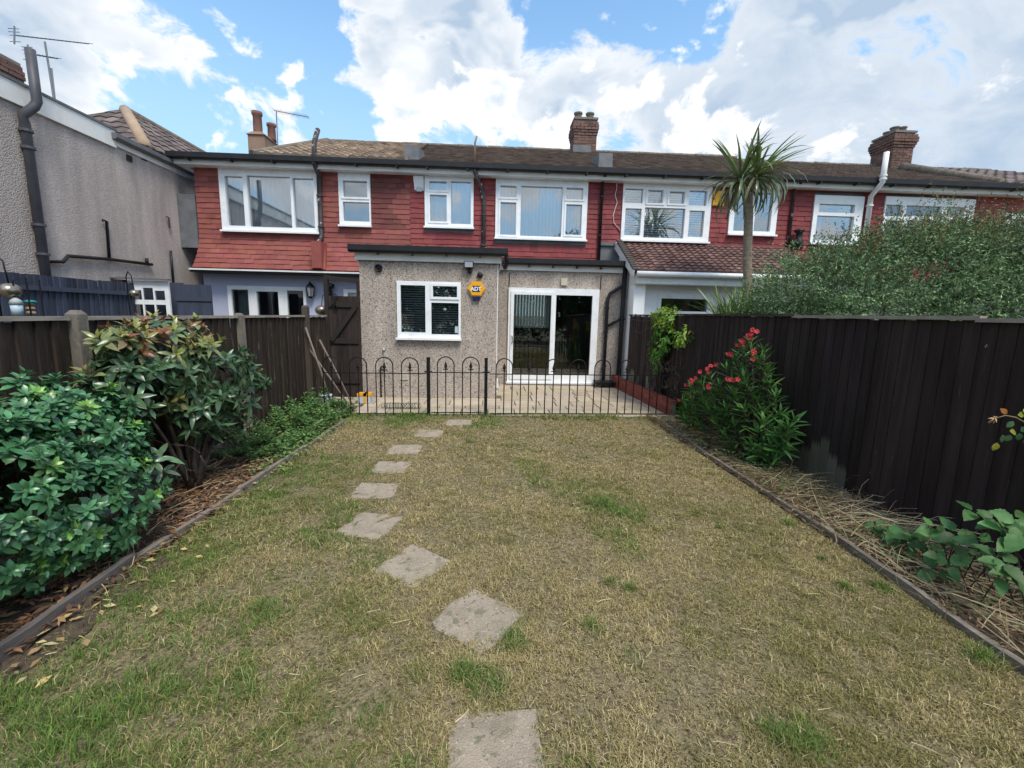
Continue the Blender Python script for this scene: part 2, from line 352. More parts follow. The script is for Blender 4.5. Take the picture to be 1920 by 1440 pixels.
K['leafo'] = material('leaf', (1.15, 1.12, 1.1), (0.80, 0.86, 0.80), 0.28, 30.0, tint='obj', spec=0.55, trans=0.15)
K['leafj'] = material('leaf_mass', (1.15, 1.12, 1.1), (0.80, 0.86, 0.80), 0.3, 30.0, tint='attr', spec=0.5, trans=0.15)
K['leafm'] = material('matt_leaf', (1.15, 1.12, 1.1), (0.78, 0.84, 0.78), 0.5, 30.0, tint='obj', spec=0.3, trans=0.2)
K['leafmj'] = material('matt_leaf_mass', (1.15, 1.12, 1.1), (0.78, 0.84, 0.78), 0.5, 30.0, tint='attr', spec=0.3, trans=0.2)
K['matt'] = material('matt_mass', (1, 1, 1), None, 0.8, tint='attr', spec=0.15, trans=0.15)
K['petal'] = material('red_petal', (0.50, 0.035, 0.055), (0.62, 0.09, 0.09), 0.6, 30.0, trans=0.2)
K['bark'] = material('grey_brown_bark', (0.11, 0.085, 0.065), (0.065, 0.05, 0.04), 0.9, 18.0, bump=0.5, bscale=60)
K['palmbark'] = material('palm_bark', (0.31, 0.25, 0.19), (0.19, 0.15, 0.115), 0.95, 9.0, bump=0.9, bscale=30, stretch=(1, 1, 3))
K['bluefence'] = material('blue_grey_stain', (0.038, 0.047, 0.075), (0.052, 0.063, 0.095), 0.75, 4.0, tint='obj', stretch=(4, 4, 0.6))
K['orange'] = material('orange_yellow', (0.72, 0.34, 0.03), None, 0.45)
K['alarm'] = material('yellow_alarm_box', (0.80, 0.40, 0.015), (0.74, 0.35, 0.015), 0.4, 4.0)
K['navy'] = material('navy_print', (0.012, 0.016, 0.085), None, 0.4)
K['white'] = material('plain_white', (0.82, 0.82, 0.82), None, 0.45)
K['paleblue'] = material('pale_blue_plastic', (0.42, 0.53, 0.60), None, 0.45)
K['greytub'] = material('grey_plastic', (0.33, 0.36, 0.37), None, 0.5)
K['green'] = material('green_plastic', (0.018, 0.085, 0.055), None, 0.45)
K['teal'] = material('teal_plastic', (0.01, 0.22, 0.24), None, 0.4)
K['seed'] = material('suet_balls', (0.45, 0.33, 0.20), (0.30, 0.2, 0.12), 0.9, 60)
K['wood'] = material('grey_wooden_pole', (0.21, 0.175, 0.15), (0.14, 0.115, 0.10), 0.85, 10, stretch=(4, 4, 0.6))
K['silverball'] = material('tarnished_silver_glass', (0.42, 0.37, 0.30), (0.20, 0.16, 0.12), 0.25, 16.0, metal=0.8, stretch=(1, 1, 0.2))
K['beige'] = material('beige_vent', (0.52, 0.47, 0.38), None, 0.7)
K['greybox'] = material('galvanised_box', (0.38, 0.40, 0.42), None, 0.4, metal=0.3)
K['wire'] = material('pale_wire', (0.60, 0.52, 0.48), None, 0.6)
K['alu'] = material('aerial_metal', (0.22, 0.23, 0.25), None, 0.45, metal=0.6)
K['redAplain'] = material('red_backing', (0.16, 0.04, 0.035), None, 0.8)
K['redsaddle'] = material('red_tile_saddle', (0.30, 0.085, 0.07), (0.24, 0.07, 0.06), 0.75, 6.0)
K['joint'] = material('paving_joint', (0.13, 0.11, 0.085), None, 0.95)
K['stem'] = material('green_stem', (0.16, 0.14, 0.06), None, 0.7)
K['deadrose'] = material('withered_petal', (0.40, 0.16, 0.10), (0.55, 0.45, 0.22), 0.8, 90.0)
K['stackgrey'] = material('dark_grey_stack', (0.06, 0.062, 0.074), (0.085, 0.085, 0.097), 0.5, 5.0)
# ------------------------------------------------------------------ ground
def sheet(name, x0, x1, y0, y1, z, mat, nx=1, ny=1, amp=0.0, kind='structure'):
    xs = np.linspace(x0, x1, nx + 1); ys = np.linspace(y0, y1, ny + 1)
    X, Y = np.meshgrid(xs, ys); Z = np.full_like(X, z) + amp * rng.standard_normal(X.shape)
    V = np.stack([X, Y, Z], -1).reshape(-1, 3)
    i = np.arange(ny)[:, None] * (nx + 1) + np.arange(nx)[None, :]
    F = np.stack([i, i + 1, i + nx + 2, i + nx + 1], -1).reshape(-1, 4)
    o = link(name, fast_mesh(name, V, F, mat, smooth=True), (0, 0, 0), None)
    return tag(o, kind=kind)
K['far'] = material('garden_ground', (0.10, 0.095, 0.05), (0.14, 0.115, 0.075), 0.95, 0.6)
g = sheet('ground', -900, 900, -900, 900, -0.05, K['far'])
tag(g, 'flat garden ground running out to the horizon')
g = sheet('lawn', -2.26, 2.66, -2.5, 7.1, 0.0, K['turf'], 60, 120, 0.004)
tag(g, 'parched lawn soil and thatch between the two timber edgings')
g = sheet('flower_bed', -3.0, -2.2, -2.5, 8.4, 0.02, K['soil'], 20, 160, 0.012)
tag(g, 'dark soil border along the weathered brown fence')
g = sheet('flower_bed', 2.6, 3.5, -2.5, 7.15, 0.02, K['soil'], 20, 160, 0.012)
tag(g, 'dry soil border along the dark stained fence')

# ------------------------------------------------------------------ house building helpers
Y0 = 11.2                                    # face of the terrace's back wall
def tile_mesh(w_, h_, mat):
    m = MB(); a = w_ / 2 - 0.0012
    m.hexa([(-a, -0.026, 0), (a, -0.026, 0), (a, -0.012, 0), (-a, -0.012, 0), (-a, -0.008, h_), (a, -0.008, h_), (a, 0.004, h_), (-a, 0.004, h_)])
    return m
def hang_tiles(house, x0, x1, z0, z1, openings, key, yf, gauge=0.116, tw=0.205, tintf=None, keep=300, named='hung_tile'):
    me = tile_mesh(tw, gauge + 0.05, None).mesh('hung_tile', K[key])
    alltiles = []; row = 0; z = z0
    while z < z1 - 0.02:
        x = x0 - (tw / 2 if row % 2 else 0)
        while x < x1:
            segs = [(max(x, x0), min(x + tw, x1))]
            for (a, b, c, d) in openings:
                if c < z + gauge * 0.7 and z + 0.02 < d:
                    ns = []
                    for (p, q) in segs:
                        if b <= p or a >= q: ns.append((p, q)); continue
                        if a > p: ns.append((p, a))
                        if b < q: ns.append((b, q))
                    segs = ns
            for (p, q) in segs:
                if q - p > 0.035: alltiles.append(((p + q) / 2, z, (q - p) / tw))
            x += tw
        z += gauge; row += 1
    mats = []
    for (xc, zc, sx) in alltiles:
        y = yf(zc); dy = (yf(zc + gauge) - y) / gauge
        M = Matrix.Translation((xc + random.uniform(-.002, .002), y + random.uniform(-.003, .003), zc + random.gauss(0, .004))) @ Matrix.Rotation(math.atan2(-dy, 1.0) + random.uniform(-.012, .012), 4, 'X') @ Matrix.Rotation(random.uniform(-.012, .012), 4, 'Y') @ Matrix.Diagonal((sx, 1, 1, 1))
        t = max(.5, random.gauss(1, 0.09)); c = (t, t * random.uniform(.92, 1.1), t * random.uniform(.92, 1.1))
        if tintf: c = tuple(c[i] * k for i, k in enumerate(tintf(xc, zc)))
        mats.append(((Vector((xc, y, zc)) - EYEP).length, M, c))
    mats.sort(key=lambda q: q[0])
    for d, M, c in mats[:keep]: piece(named, me, M, house, c)
    rest = mats[keep:]
    if rest:
        base = np.array([v.co[:] for v in me.vertices]); fc = np.array([p.vertices[:] for p in me.polygons])
        join_pieces('hung_tiles', base, fc, [q[1] for q in rest], [q[2] for q in rest], K[key + 'j'], house)
def join_pieces(name, base, fc, Ms, cols, mat, parent, smooth=False, kind='stuff'):
    n = len(base); A = np.array([np.array(M) for M in Ms]); B = np.concatenate([base, np.ones((n, 1))], 1)
    V = np.einsum('kij,nj->kni', A, B)[:, :, :3]
    F = (fc[None] + (np.arange(len(Ms)) * n)[:, None, None]).reshape(-1, fc.shape[1])
    col = np.repeat(np.asarray(cols, np.float32), n, 0)
    org = wl(parent) if parent is not None else Vector((0, 0, 0))
    o = link(name, fast_mesh(name, V.reshape(-1, 3) - np.array(org), F, mat, col, smooth), org, parent)
    return tag(o, kind=kind)
def roof_tiles(name, parent, mat, p0, p1, p2, p3, gauge, tw, thick=0.02, wave=0.0, jit=0.20):
    """courses of tiles over the quad p0 p1 (eave) p2 p3 (ridge)"""
    p0, p1, p2, p3 = map(Vector, (p0, p1, p2, p3))
    L = ((p3 + p2) / 2 - (p0 + p1) / 2).length; nc = max(1, int(L / gauge))
    ex = (p1 - p0).normalized(); nrm = ex.cross((p3 - p0).normalized()).normalized()
    if nrm.z < 0: nrm = -nrm
    V = []; F = []; cols = []
    sub = 4 if wave else 1
    for i in range(nc):
        s0, s1 = i / nc, min(1.0, (i + 1.25) / nc)
        a0 = p0.lerp(p3, s0); b0 = p1.lerp(p2, s0); a1 = p0.lerp(p3, s1); b1 = p1.lerp(p2, s1)
        u0, u1 = (a0 - p0).dot(ex), (b0 - p0).dot(ex)
        ua, ub = (a1 - p0).dot(ex), (b1 - p0).dot(ex)
        lo = p0 + (a0 - p0) - ex * u0; hi = p0 + (a1 - p0) - ex * ua
        off = 0 if (wave or i % 2 == 0) else tw / 2
        j0 = math.floor((min(u0, ua)) / tw) - 1
        u = j0 * tw + off
        while u < max(u1, ub):
            t = random.gauss(1, jit); lift = random.uniform(0, 0.25) * thick
            for k in range(sub):
                c0 = u + tw * k / sub + (0.003 if k == 0 else 0); c1 = u + tw * (k + 1) / sub - (0.003 if k == sub - 1 else 0)
                q0, q1 = max(c0, u0), min(c1, u1)
                if q1 - q0 < 0.01: continue
                r0, r1 = min(max(q0, ua), ub), min(max(q1, ua), ub)
                h0 = wave * (0.5 - 0.5 * math.cos(2 * math.pi * k / sub)) if wave else 0
                h1 = wave * (0.5 - 0.5 * math.cos(2 * math.pi * (k + 1) / sub)) if wave else 0
                n = len(V)
                V += [lo + ex * q0 + nrm * (thick + h0 + lift), lo + ex * q1 + nrm * (thick + h1 + lift), hi + ex * r1 + nrm * (h1 + 0.004), hi + ex * r0 + nrm * (h0 + 0.004), lo + ex * q0 + nrm * (h0 * .9 - .004), lo + ex * q1 + nrm * (h1 * .9 - .004)]
                F += [(n, n + 1, n + 2, n + 3), (n + 4, n + 5, n + 1, n)]
                cols += [(t, t, t)] * 6
            u += tw
    org = wl(parent)
    o = link(name, fast_mesh(name, np.array([v[:] for v in V]) - np.array(org), F, mat, np.array(cols)), org, parent)
    return tag(o, kind='stuff')
def wavy(x0, x1, z0, z1, y, amp=0.02, per=0.11, flare=0.0):
    n = max(8, int((x1 - x0) / per * 6)); vs = []; fs = []
    for i in range(n + 1):
        x = x0 + (x1 - x0) * i / n; yy = y + amp * math.sin(2 * math.pi * (x - x0) / per + 1.3 * math.sin(x * 7))
        vs += [(x, yy, z0), (x, yy + 0.01, z1)]
    for i in range(n): fs.append((2 * i, 2 * i + 2, 2 * i + 3, 2 * i + 1))
    return MB().add(vs, fs)
def window(house, outer, panes, Y, sash=(), dress=None, sill=True, mat='upvc', gl='pane', depth=0.05, pxl=True, name='window'):
    """outer frame with panes cut out of it; sash = panes that sit in a raised opening light"""
    o = rect(*outer, Y) if pxl else outer
    ps = [rect(*p, Y) if pxl else p for p in panes]
    m = MB().holes(o[0], o[1], o[2], o[3], Y - depth, Y + 0.05, ps)
    for i in sash:
        p = ps[i]; e = 0.045
        m.holes(p[0] - e, p[1] + e, p[2] - e, p[3] + e, Y - depth - 0.018, Y - depth + 0.002, [(p[0] - .003, p[1] + .003, p[2] - .003, p[3] + .003)])
    wn = m.build(name, K[mat], house)
    for p in ps: MB().box(p[0] - .01, p[1] + .01, Y - 0.004, Y + 0.004, p[2] - .01, p[3] + .01).build('pane', K[gl], wn)
    if sill: MB().box(o[0] - 0.02, o[1] + 0.02, Y - depth - 0.07, Y - depth + .01, o[2] - 0.035, o[2] + 0.006).build('sill', K[mat], wn)
    if dress == 'net':
        wavy(o[0] + .03, o[1] - .03, o[2] + .05, o[3] - .05, Y + 0.16, 0.025, 0.13).build('curtain', K['net'], wn, True)
    if dress in ('blind', 'blindgrey'):
        b = MB(); z = o[2] + 0.06
        while z < o[3] - 0.05:
            step = 0.055 if dress == 'blind' else 0.044; cov = .78 if dress == 'blind' else .5
            b.add([(o[0] + .04, Y + .07, z), (o[1] - .04, Y + .07, z), (o[1] - .04, Y + .10, z + step * cov), (o[0] + .04, Y + .10, z + step * cov)], [(0, 1, 2, 3)])
            z += step
        tag(b.build('blind', K[dress], wn), kind='stuff')
    if dress == 'vert':
        b = MB(); x = o[0] + .05
        while x < o[1] - .05:
            b.add([(x, Y + .11, o[2] + .04), (x + .083, Y + .13, o[2] + .04), (x + .083, Y + .13, o[3] - .04), (x, Y + .11, o[3] - .04)], [(0, 1, 2, 3)]); x += .085
        tag(b.build('blind', K['net'], wn), kind='stuff')
    return wn
def inner(o, d=0.02): return (o[0] + d, o[1] - d, o[2] + d, o[3] - d)
def room(house, x0, x1, y0, y1, z0, z1, mat='room', back=None):
    m = MB()
    m.add([(x0, y0, z0), (x1, y0, z0), (x1, y1, z0), (x0, y1, z0), (x0, y0, z1), (x1, y0, z1), (x1, y1, z1), (x0, y1, z1)], [(0, 1, 2, 3), (4, 7, 6, 5), (0, 3, 7, 4), (1, 5, 6, 2)])
    m.holes(x0, x1, z0, z1, y1, y1 + 0.1, back or [])
    return m.build('room_lining', K[mat], house)
EY, EZ, RY, RZ = 10.86, 5.05, 14.3, 6.585
def terrace_roof(house, x0, x1, mat, gauge, tw, wave=0.0, hipL=None, ridge_mat='ridge', rx=None, rz=RZ, skip=False, thick=0.02):
    """front and back slope over [x0,x1]; hipL = x where the ridge starts when the left end is hipped; rx = ridge end on the right"""
    a = hipL if hipL is not None else x0; b = rx if rx is not None else x1
    by = 2 * RY - EY
    m = MB()
    m.add([(x0, EY, EZ), (x1, EY, EZ), (b, RY, rz), (a, RY, rz), (x0, by, EZ), (x1, by, EZ)], [(0, 1, 2, 3), (5, 4, 3, 2), (0, 3, 4), (1, 5, 2), (0, 4, 5, 1)])
    rf = m.build('roof', K['roofdeck'], house)
    roof_tiles('roof_tiles', rf, K[mat], (x0, EY, EZ + .01), (x1, EY, EZ + .01), (b, RY, rz + .01), (a, RY, rz + .01), gauge, tw, thick, wave)
    # ridge tiles, each half-round length laid end to end
    me = MB(); seg = []
    for k in range(8): t = math.pi * k / 7; seg.append((0.11 * math.cos(t), 0.085 * math.sin(t)))
    vs = [(0, p[0], p[1]) for p in seg] + [(0.43, p[0] * .97, p[1] * .97) for p in seg]
    me.add(vs, [(i, i + 1, i + 9, i + 8) for i in range(7)]); me.add([(0, 0.1, -.0), (0, -0.1, 0)] + [(0, p[0], p[1]) for p in seg[1:-1]], [tuple(range(8))])
    rm = me.mesh('ridge_tile', K[ridge_mat])
    x = a
    while x < b - 0.1:
        piece('ridge_tile', rm, Matrix.Translation((x, RY, rz - 0.01 + random.uniform(-.008, .008))) @ Matrix.Rotation(random.uniform(-.015, .015), 4, 'Y'), rf); x += 0.44
    if hipL is not None:
        hp = MB().tube([(x0 - .02, EY, EZ + .03), (a, RY, rz + .02)], 0.09, 8); hp.build('hip_tiles', K[ridge_mat], rf)
    return rf
K['roofdeck'] = material('roof_underlay', (0.07, 0.06, 0.055), None, 0.95)
def gutter_run(house, x0, x1):
    MB().poly([(EY - .075, 4.955), (EY - .05, 4.93), (EY + .04, 4.93), (EY + .06, 4.955), (EY + .06, 5.06), (EY - .075, 5.06)], 'x', x0, x1).build('gutter', K['black'], house)
    MB().box(x0, x1, EY + .065, EY + .10, 4.838, 5.04).build('fascia', K['oldwhite'], house)
    MB().box(x0, x1, EY + .10, Y0, 4.84, 4.86).build('soffit', K['oldwhite'], house)
    br = MB()
    x = x0 + 0.45
    me = MB().box(-.02, .02, EY - .08, EY + .068, 4.905, 4.935).mesh('gutter_bracket', K['black'])
    while x < x1: piece('gutter_bracket', me, Matrix.Translation((x, 0, 0)), house); x += 0.92
def pipe(house, pts, r, mat='black', name='downpipe', clips=(), smooth=True):
    p = MB().tube(pts, r, 10).build(name, K[mat], house, smooth)
    for c in clips:
        MB().tube([(c[0], c[1], c[2] - .02), (c[0], c[1], c[2] + .02)], r * 1.35, 10).build('collar', K[mat], p)
    return p
def brick_stack(house, x0, x1, y0, y1, z0, z1, corbel=0, mat='brick'):
    """chimney: mortar core with proud bricks in stretcher bond, stepping out at the top"""
    ch = MB().box(x0 + .012, x1 - .012, y0 + .012, y1 - .012, z0, z1).build('chimney', K['mortar'], house)
    b = MB().box(-.5, .5, -.5, .5, -.5, .5); base = np.array(b.v); fc = np.array(b.f); Ms = []; cs = []
    z = z0; row = 0; n = int((z1 - z0) / 0.075)
    for row in range(n):
        z = z0 + row * 0.075 + .037; e = 0.0
        if corbel and row >= n - 5: e = corbel * (1, 2, 3, 3, 2)[row - (n - 5)] / 3
        for (ax, fixed, a0, a1) in (('x', y0 - e, x0 - e, x1 + e), ('x', y1 + e, x0 - e, x1 + e), ('y', x0 - e, y0 - e, y1 + e), ('y', x1 + e, y0 - e, y1 + e)):
            u = a0 - (0.1125 if (row + (ax == 'y')) % 2 else 0)
            while u < a1 - 0.01:
                p, q = max(u, a0), min(u + .215, a1)
                if q - p > .03:
                    t = random.gauss(1, .17); inn = 0.05 + e; s_ = 1 if fixed in (y0 - e, x0 - e) else -1
                    cc = ((p + q) / 2, fixed + s_ * inn * 0.5, z) if ax == 'x' else (fixed + s_ * inn * .5, (p + q) / 2, z)
                    sc = (q - p - .004, inn, .064) if ax == 'x' else (inn - .002, q - p - .008, .0635)
                    Ms.append(Matrix.Translation(cc) @ Matrix.Diagonal(sc + (1,))); cs.append((t, t * random.uniform(.93, 1.05), t * random.uniform(.9, 1.05)))
                u += .225
    join_pieces('brickwork', base, fc, Ms, cs, K[mat], ch)
    MB().box(x0 - corbel * .4, x1 + corbel * .4, y0 - corbel * .4, y1 + corbel * .4, z1 - .01, z1 + .05).build('cap', K['mortar'], ch)
    return ch
def pot(ch, x, y, z, r, h, mat='terracotta', n=14):
    return MB().lathe(x, y, [(r * 1.05, z), (r * .95, z + h * .15), (r * .9, z + h * .8), (r * 1.1, z + h * .86), (r * 1.1, z + h), (r * .8, z + h), (r * .75, z + h * .7)], n).build('chimney_pot', K[mat], ch, True)

# ------------------------------------------------------------------ left terraced house
LX0, PA, PB, PC, PD = -6.88, -1.95, 2.66, 7.36, 12.3
hl = thing('terraced_house', 'terraced house with faded red hung tiles over lilac ground floor and tan pantile roof', 'house', ((LX0 + PA) / 2, Y0, 0))
wl1 = rect(416, 320, 598, 435, Y0); wl2 = rect(637, 326, 696, 424, Y0)
fr = rect(430, 537, 576, 600, Y0); fr = (fr[0], fr[1], 0.08, fr[3])
sm = rect(648, 543, 680, 575, Y0)
MB().holes(LX0, PA, 0, 4.83, Y0, Y0 + .25, [inner(wl1), inner(wl2), inner(fr), inner((sm[0], sm[1], 1.2, sm[3]))]).build('wall', K['lilac'], hl)
MB().box(LX0, LX0 + .25, Y0 + .251, 17.4, 0, 4.83).build('wall', K['lilac'], hl)
MB().box(LX0, PA, 17.4, 17.6, 0, 4.83).build('wall', K['lilac'], hl)
def flareL(z): return Y0 - .012 if z > 3.35 else Y0 - .012 - .36 * ((3.35 - z) / .8) ** 1.6
def tintL(x, z):
    if -3.0 < x < -2.05 and z > 3.55 and x > -2.86: return (.55, .60, .66) if (x + .25 * math.sin(z * 5)) < -2.2 else (.86, .9, .95)
    if z < 3.4: return (.90, .93, .97)  # bell-cast foot tinted darker to offset the light its upward slope catches
    return (1, 1.04, 1.06)
TB = 2.57
hang_tiles(hl, LX0, PA, TB, 4.83, [wl1, wl2], 'redA', flareL, tintf=tintL)
m = MB()                                     # timber backing that carries the bell-cast foot of the tiling
prof = [(flareL(z) + .012, z) for z in np.linspace(TB - .02, 3.38, 9)]
m.poly(prof + [(Y0 + .0, 3.38), (Y0 + .0, TB - .02)], 'x', LX0 + .003, PA - .01).build('tile_batten', K['redAplain'] if 'redAplain' in K else K['lead'], hl)
MB().box(LX0 - .05, PA - .48, Y0 - .43, Y0 - .36, TB - .055, TB - .02).build('drip_edge', K['oldwhite'], hl)
MB().box(LX0 - .05, PA - .48, Y0 - .40, Y0 - .0, TB - .10, TB - .057).build('soffit', K['black'], hl)
window(hl, (416, 320, 598, 435), [(427, 332, 460, 424), (468, 332, 548, 427), (553, 336, 591, 428)], Y0, dress='net', depth=.07)
window(hl, (637, 326, 696, 424), [(645, 341, 690, 371), (645, 380, 694, 416)], Y0, sash=(0,), dress=None, depth=.07)
f3 = [rect(439, 543, 470, 640, Y0), rect(486, 547, 526, 640, Y0), rect(542, 545, 572, 640, Y0)]
window(hl, fr, [(p[0], p[1], .35, p[3]) for p in f3], Y0, sash=(1,), sill=False, pxl=False, gl='pane_dark', name='french_window')
MB().box(sm[0], sm[1], Y0 - .03, Y0 + .05, 1.2, sm[3]).build('window_panel', K['upvc'], hl)
window(hl, (sm[0] - .02, sm[1] + .02, 1.2, sm[3]), [(sm[0] + .08, sm[1] - .08, 1.3, sm[3] - .08)], Y0 - .032, sill=False, pxl=False, gl='pane_dark')
room(hl, LX0 + .2, PA - .1, Y0 + .26, Y0 + 1.9, 3.0, 4.8); room(hl, LX0 + .2, PA - .1, Y0 + .26, Y0 + 3, 0.05, 2.5)
wavy(fr[0] + .05, fr[0] + .33, .1, fr[3] - .05, Y0 + .3, .03, .12).build('curtain', K['net'], hl, True)
HX0 = at_y(476, 302, EY).x
MB().box(LX0 - .06, HX0 + .3, EY + .05, 16.5, EZ - .04, EZ + .015).build('flat_roof', K['lead'], hl)
terrace_roof(hl, HX0, PA + .02, 'rooftan', 0.31, 0.21, 0.028, hipL=-4.9, ridge_mat='ridge', thick=0.055)
gutter_run(hl, LX0 - .35, PA)
pipe(hl, [(-4.03, Y0 - .40, 3.1), (-4.03, Y0 - .10, 3.38), (-4.03, Y0 - .10, 4.75), (-4.03, EY - .02, 4.93), (-4.03, EY + .05, 5.4), (-4.03, EY + .3, 5.75)], .055, 'blackpeel', 'soil_pipe', [(-4.03, Y0 - .10, 3.6), (-4.03, Y0 - .1, 4.3)])
MB().box(-4.14, -3.92, Y0 - .47, Y0 - .15, 2.62, 3.22).hexa([(-4.2, Y0 - .40, 2.6), (-3.86, Y0 - .40, 2.6), (-3.86, Y0 - .1, 2.6), (-4.2, Y0 - .1, 2.6), (-4.13, Y0 - .16, 3.25), (-3.93, Y0 - .16, 3.25), (-3.93, Y0 - .02, 3.25), (-4.13, Y0 - .02, 3.25)]).build('pipe_saddle', K['redsaddle'] if 'redsaddle' in K else K['terracotta'], hl)
lch = MB().hexa([(-7.06, 14.0, 4.9), (-6.52, 14.0, 4.9), (-6.52, 15.1, 4.9), (-7.06, 15.1, 4.9), (-7.04, 14.0, 6.60), (-6.58, 14.0, 6.60), (-6.58, 15.1, 6.60), (-7.04, 15.1, 6.60)]).build('chimney', K['renderbrown'], hl)
MB().hexa([(-7.07, 13.96, 6.60), (-6.55, 13.96, 6.60), (-6.55, 15.14, 6.60), (-7.07, 15.14, 6.60), (-6.96, 14.1, 6.72), (-6.68, 14.1, 6.72), (-6.68, 14.95, 6.72), (-6.96, 14.95, 6.72)]).build('cap', K['renderbrown'], lch)
pot(lch, -6.86, 14.25, 6.68, .13, .62); pot(lch, -6.70, 14.75, 6.68, .12, .5)
MB().box(LX0 - .42, LX0 - .02, Y0 - .05, Y0 + .2, 3.05, 4.25).build('gap_slab', K['lead'], hl)  # dark grey slab filling part of the gap between the two houses
def aerial(name, label, base, top, boom, n, back=None, el=.17):
    t = thing(name, label, 'aerial', base)
    MB().tube([base, top], .016, 6).build('mast', K['alu'], t)
    a, b = Vector(boom[0]), Vector(boom[1])
    MB().tube([a, b], .010, 6).build('boom', K['alu'], t)
    d = (b - a).normalized(); s = d.cross(Vector((0, 0, 1))).normalized()
    me = MB().tube([-s * el, s * el], .005, 5).mesh('element', K['alu'])
    for i in range(n): piece('element', me, Matrix.Translation(a.lerp(b, (i + .5) / n)), t)
    if back: MB().tube([a - s * .02 + Vector((0, 0, -.14)), a + s * .02 + Vector((0, 0, .14))], .012, 6).tube([a - s * .09 + Vector((0, 0, .1)), a + s * .09 + Vector((0, 0, .1))], .006, 5).tube([a - s * .09 + Vector((0, 0, -.1)), a + s * .09 + Vector((0, 0, -.1))], .006, 5).tube([a - s * .09 + Vector((0, 0, .05)), a + s * .09 + Vector((0, 0, .05))], .006, 5).build('reflector', K['alu'], t)
    return t
aerial('tv_aerial', 'long thin television aerial on a mast beside the rendered chimney with two tall pots', (-6.35, 14.3, 5.7), (-6.33, 14.3, 7.36), ((-6.40, 14.3, 7.38), (-5.4, 14.3, 7.24)), 14)

# ------------------------------------------------------------------ middle house with its two flat-roofed extensions
hm = thing('terraced_house', 'terraced house with crimson hung tiles and flat-roofed pebbledash rear extensions', 'house', ((PA + PB) / 2, Y0, 0))
m1 = rect(797, 331, 888, 427, Y0); m2 = rect(929, 337, 1100, 449, Y0)
MB().holes(PA, PB, 2.2, 4.83, Y0, Y0 + .25, [inner(m1), inner(m2)]).build('wall', K['lead'], hm)
yfM = lambda z: Y0 - .012
MB().box(m1[0], m1[1], Y0 - .02, Y0 + .02, m1[2] - .13, m1[2] - .036).build('lead_apron', K['lead'], hm)
MB().box(m2[0], m2[1], Y0 - .02, Y0 + .02, m2[2] - .11, m2[2] - .036).build('lead_apron', K['lead'], hm)
def tintM(x, z):
    if x < -1.4 and z < 3.65: return (1.15, 1.3, 1.2)
    return (1, 1, 1)
hang_tiles(hm, PA, PB, 2.72, 4.83, [(m1[0], m1[1], m1[2] - .13, m1[3]), (m2[0], m2[1], m2[2] - .11, m2[3])], 'redB', yfM, tintf=tintM)
window(hm, (797, 331, 888, 427), [(806, 342, 838, 358), (807, 367, 838, 416), (846, 342, 883, 421)], Y0, sash=(0, 1), dress='net', depth=.07)
window(hm, (929, 337, 1100, 449), [(938, 350, 968, 371), (938, 381, 967, 441), (976, 351, 1053, 444), (1061, 354, 1092, 375), (1060, 385, 1089, 441)], Y0, sash=(0, 1, 3, 4), dress='vert', depth=.07)
room(hm, PA + .1, PB - .1, Y0 + .26, Y0 + 1.9, 3.1, 4.8)
rfm = terrace_roof(hm, PA + .03, PB + .9, 'roofbrown', 0.115, 0.165, thick=.032)
gutter_run(hm, PA + .002, PB)
pipe(hm, [(-.20, Y0 - .07, 2.95), (-.20, Y0 - .07, 4.35), (-.26, Y0 - .08, 4.6), (-.42, EY + .0, 4.9), (-.42, EY + .02, 5.05)], .05, 'blackpeel', 'soil_pipe', [(-.20, Y0 - .07, 3.3), (-.2, Y0 - .07, 4.0)])
pipe(hm, [(-.42, EY + .12, 5.05), (-.42, EY + .15, 5.55), (-.38, EY + .15, 5.7)], .022, 'renderbrown', 'vent_pipe')
MB().lathe(-.20, Y0 - .09, [(.085, 2.72), (.085, 2.95), (.07, 3.0), (.06, 3.08)], 12).build('pipe_shoe', K['lead'], hm)
pipe(hm, [(PB - .03, Y0 - .09, 2.72), (PB - .03, Y0 - .09, 4.85), (PB - .03, EY - .02, 4.95)], .036, 'black', 'downpipe', [(PB - .03, Y0 - .09, 3.6), (PB - .03, Y0 - .09, 4.5)])
ch = brick_stack(hm, 2.40, 3.08, 14.05, 14.75, 6.3, 7.42, .05)
pot(ch, 2.56, 14.4, 7.44, .12, .28, 'mortar'); pot(ch, 2.92, 14.4, 7.44, .12, .28, 'mortar')
MB().box(2.37, 2.9, 13.95, 14.04, 6.42, 6.66).build('flashing', K['lead'], ch)
for cx in (-1.86, 2.63):                     # lead-clad ends of the party walls poking through the roof
    MB().hexa([(cx - .17, EY + .04, 5.02), (cx + .17, EY + .04, 5.02), (cx + .22, EY + .75, 5.25), (cx - .22, EY + .75, 5.25), (cx - .16, EY + .06, 5.42), (cx + .16, EY + .06, 5.42), (cx + .2, EY + .62, 5.46), (cx - .2, EY + .62, 5.46)]).build('party_wall_cap', K['lead'], hm)
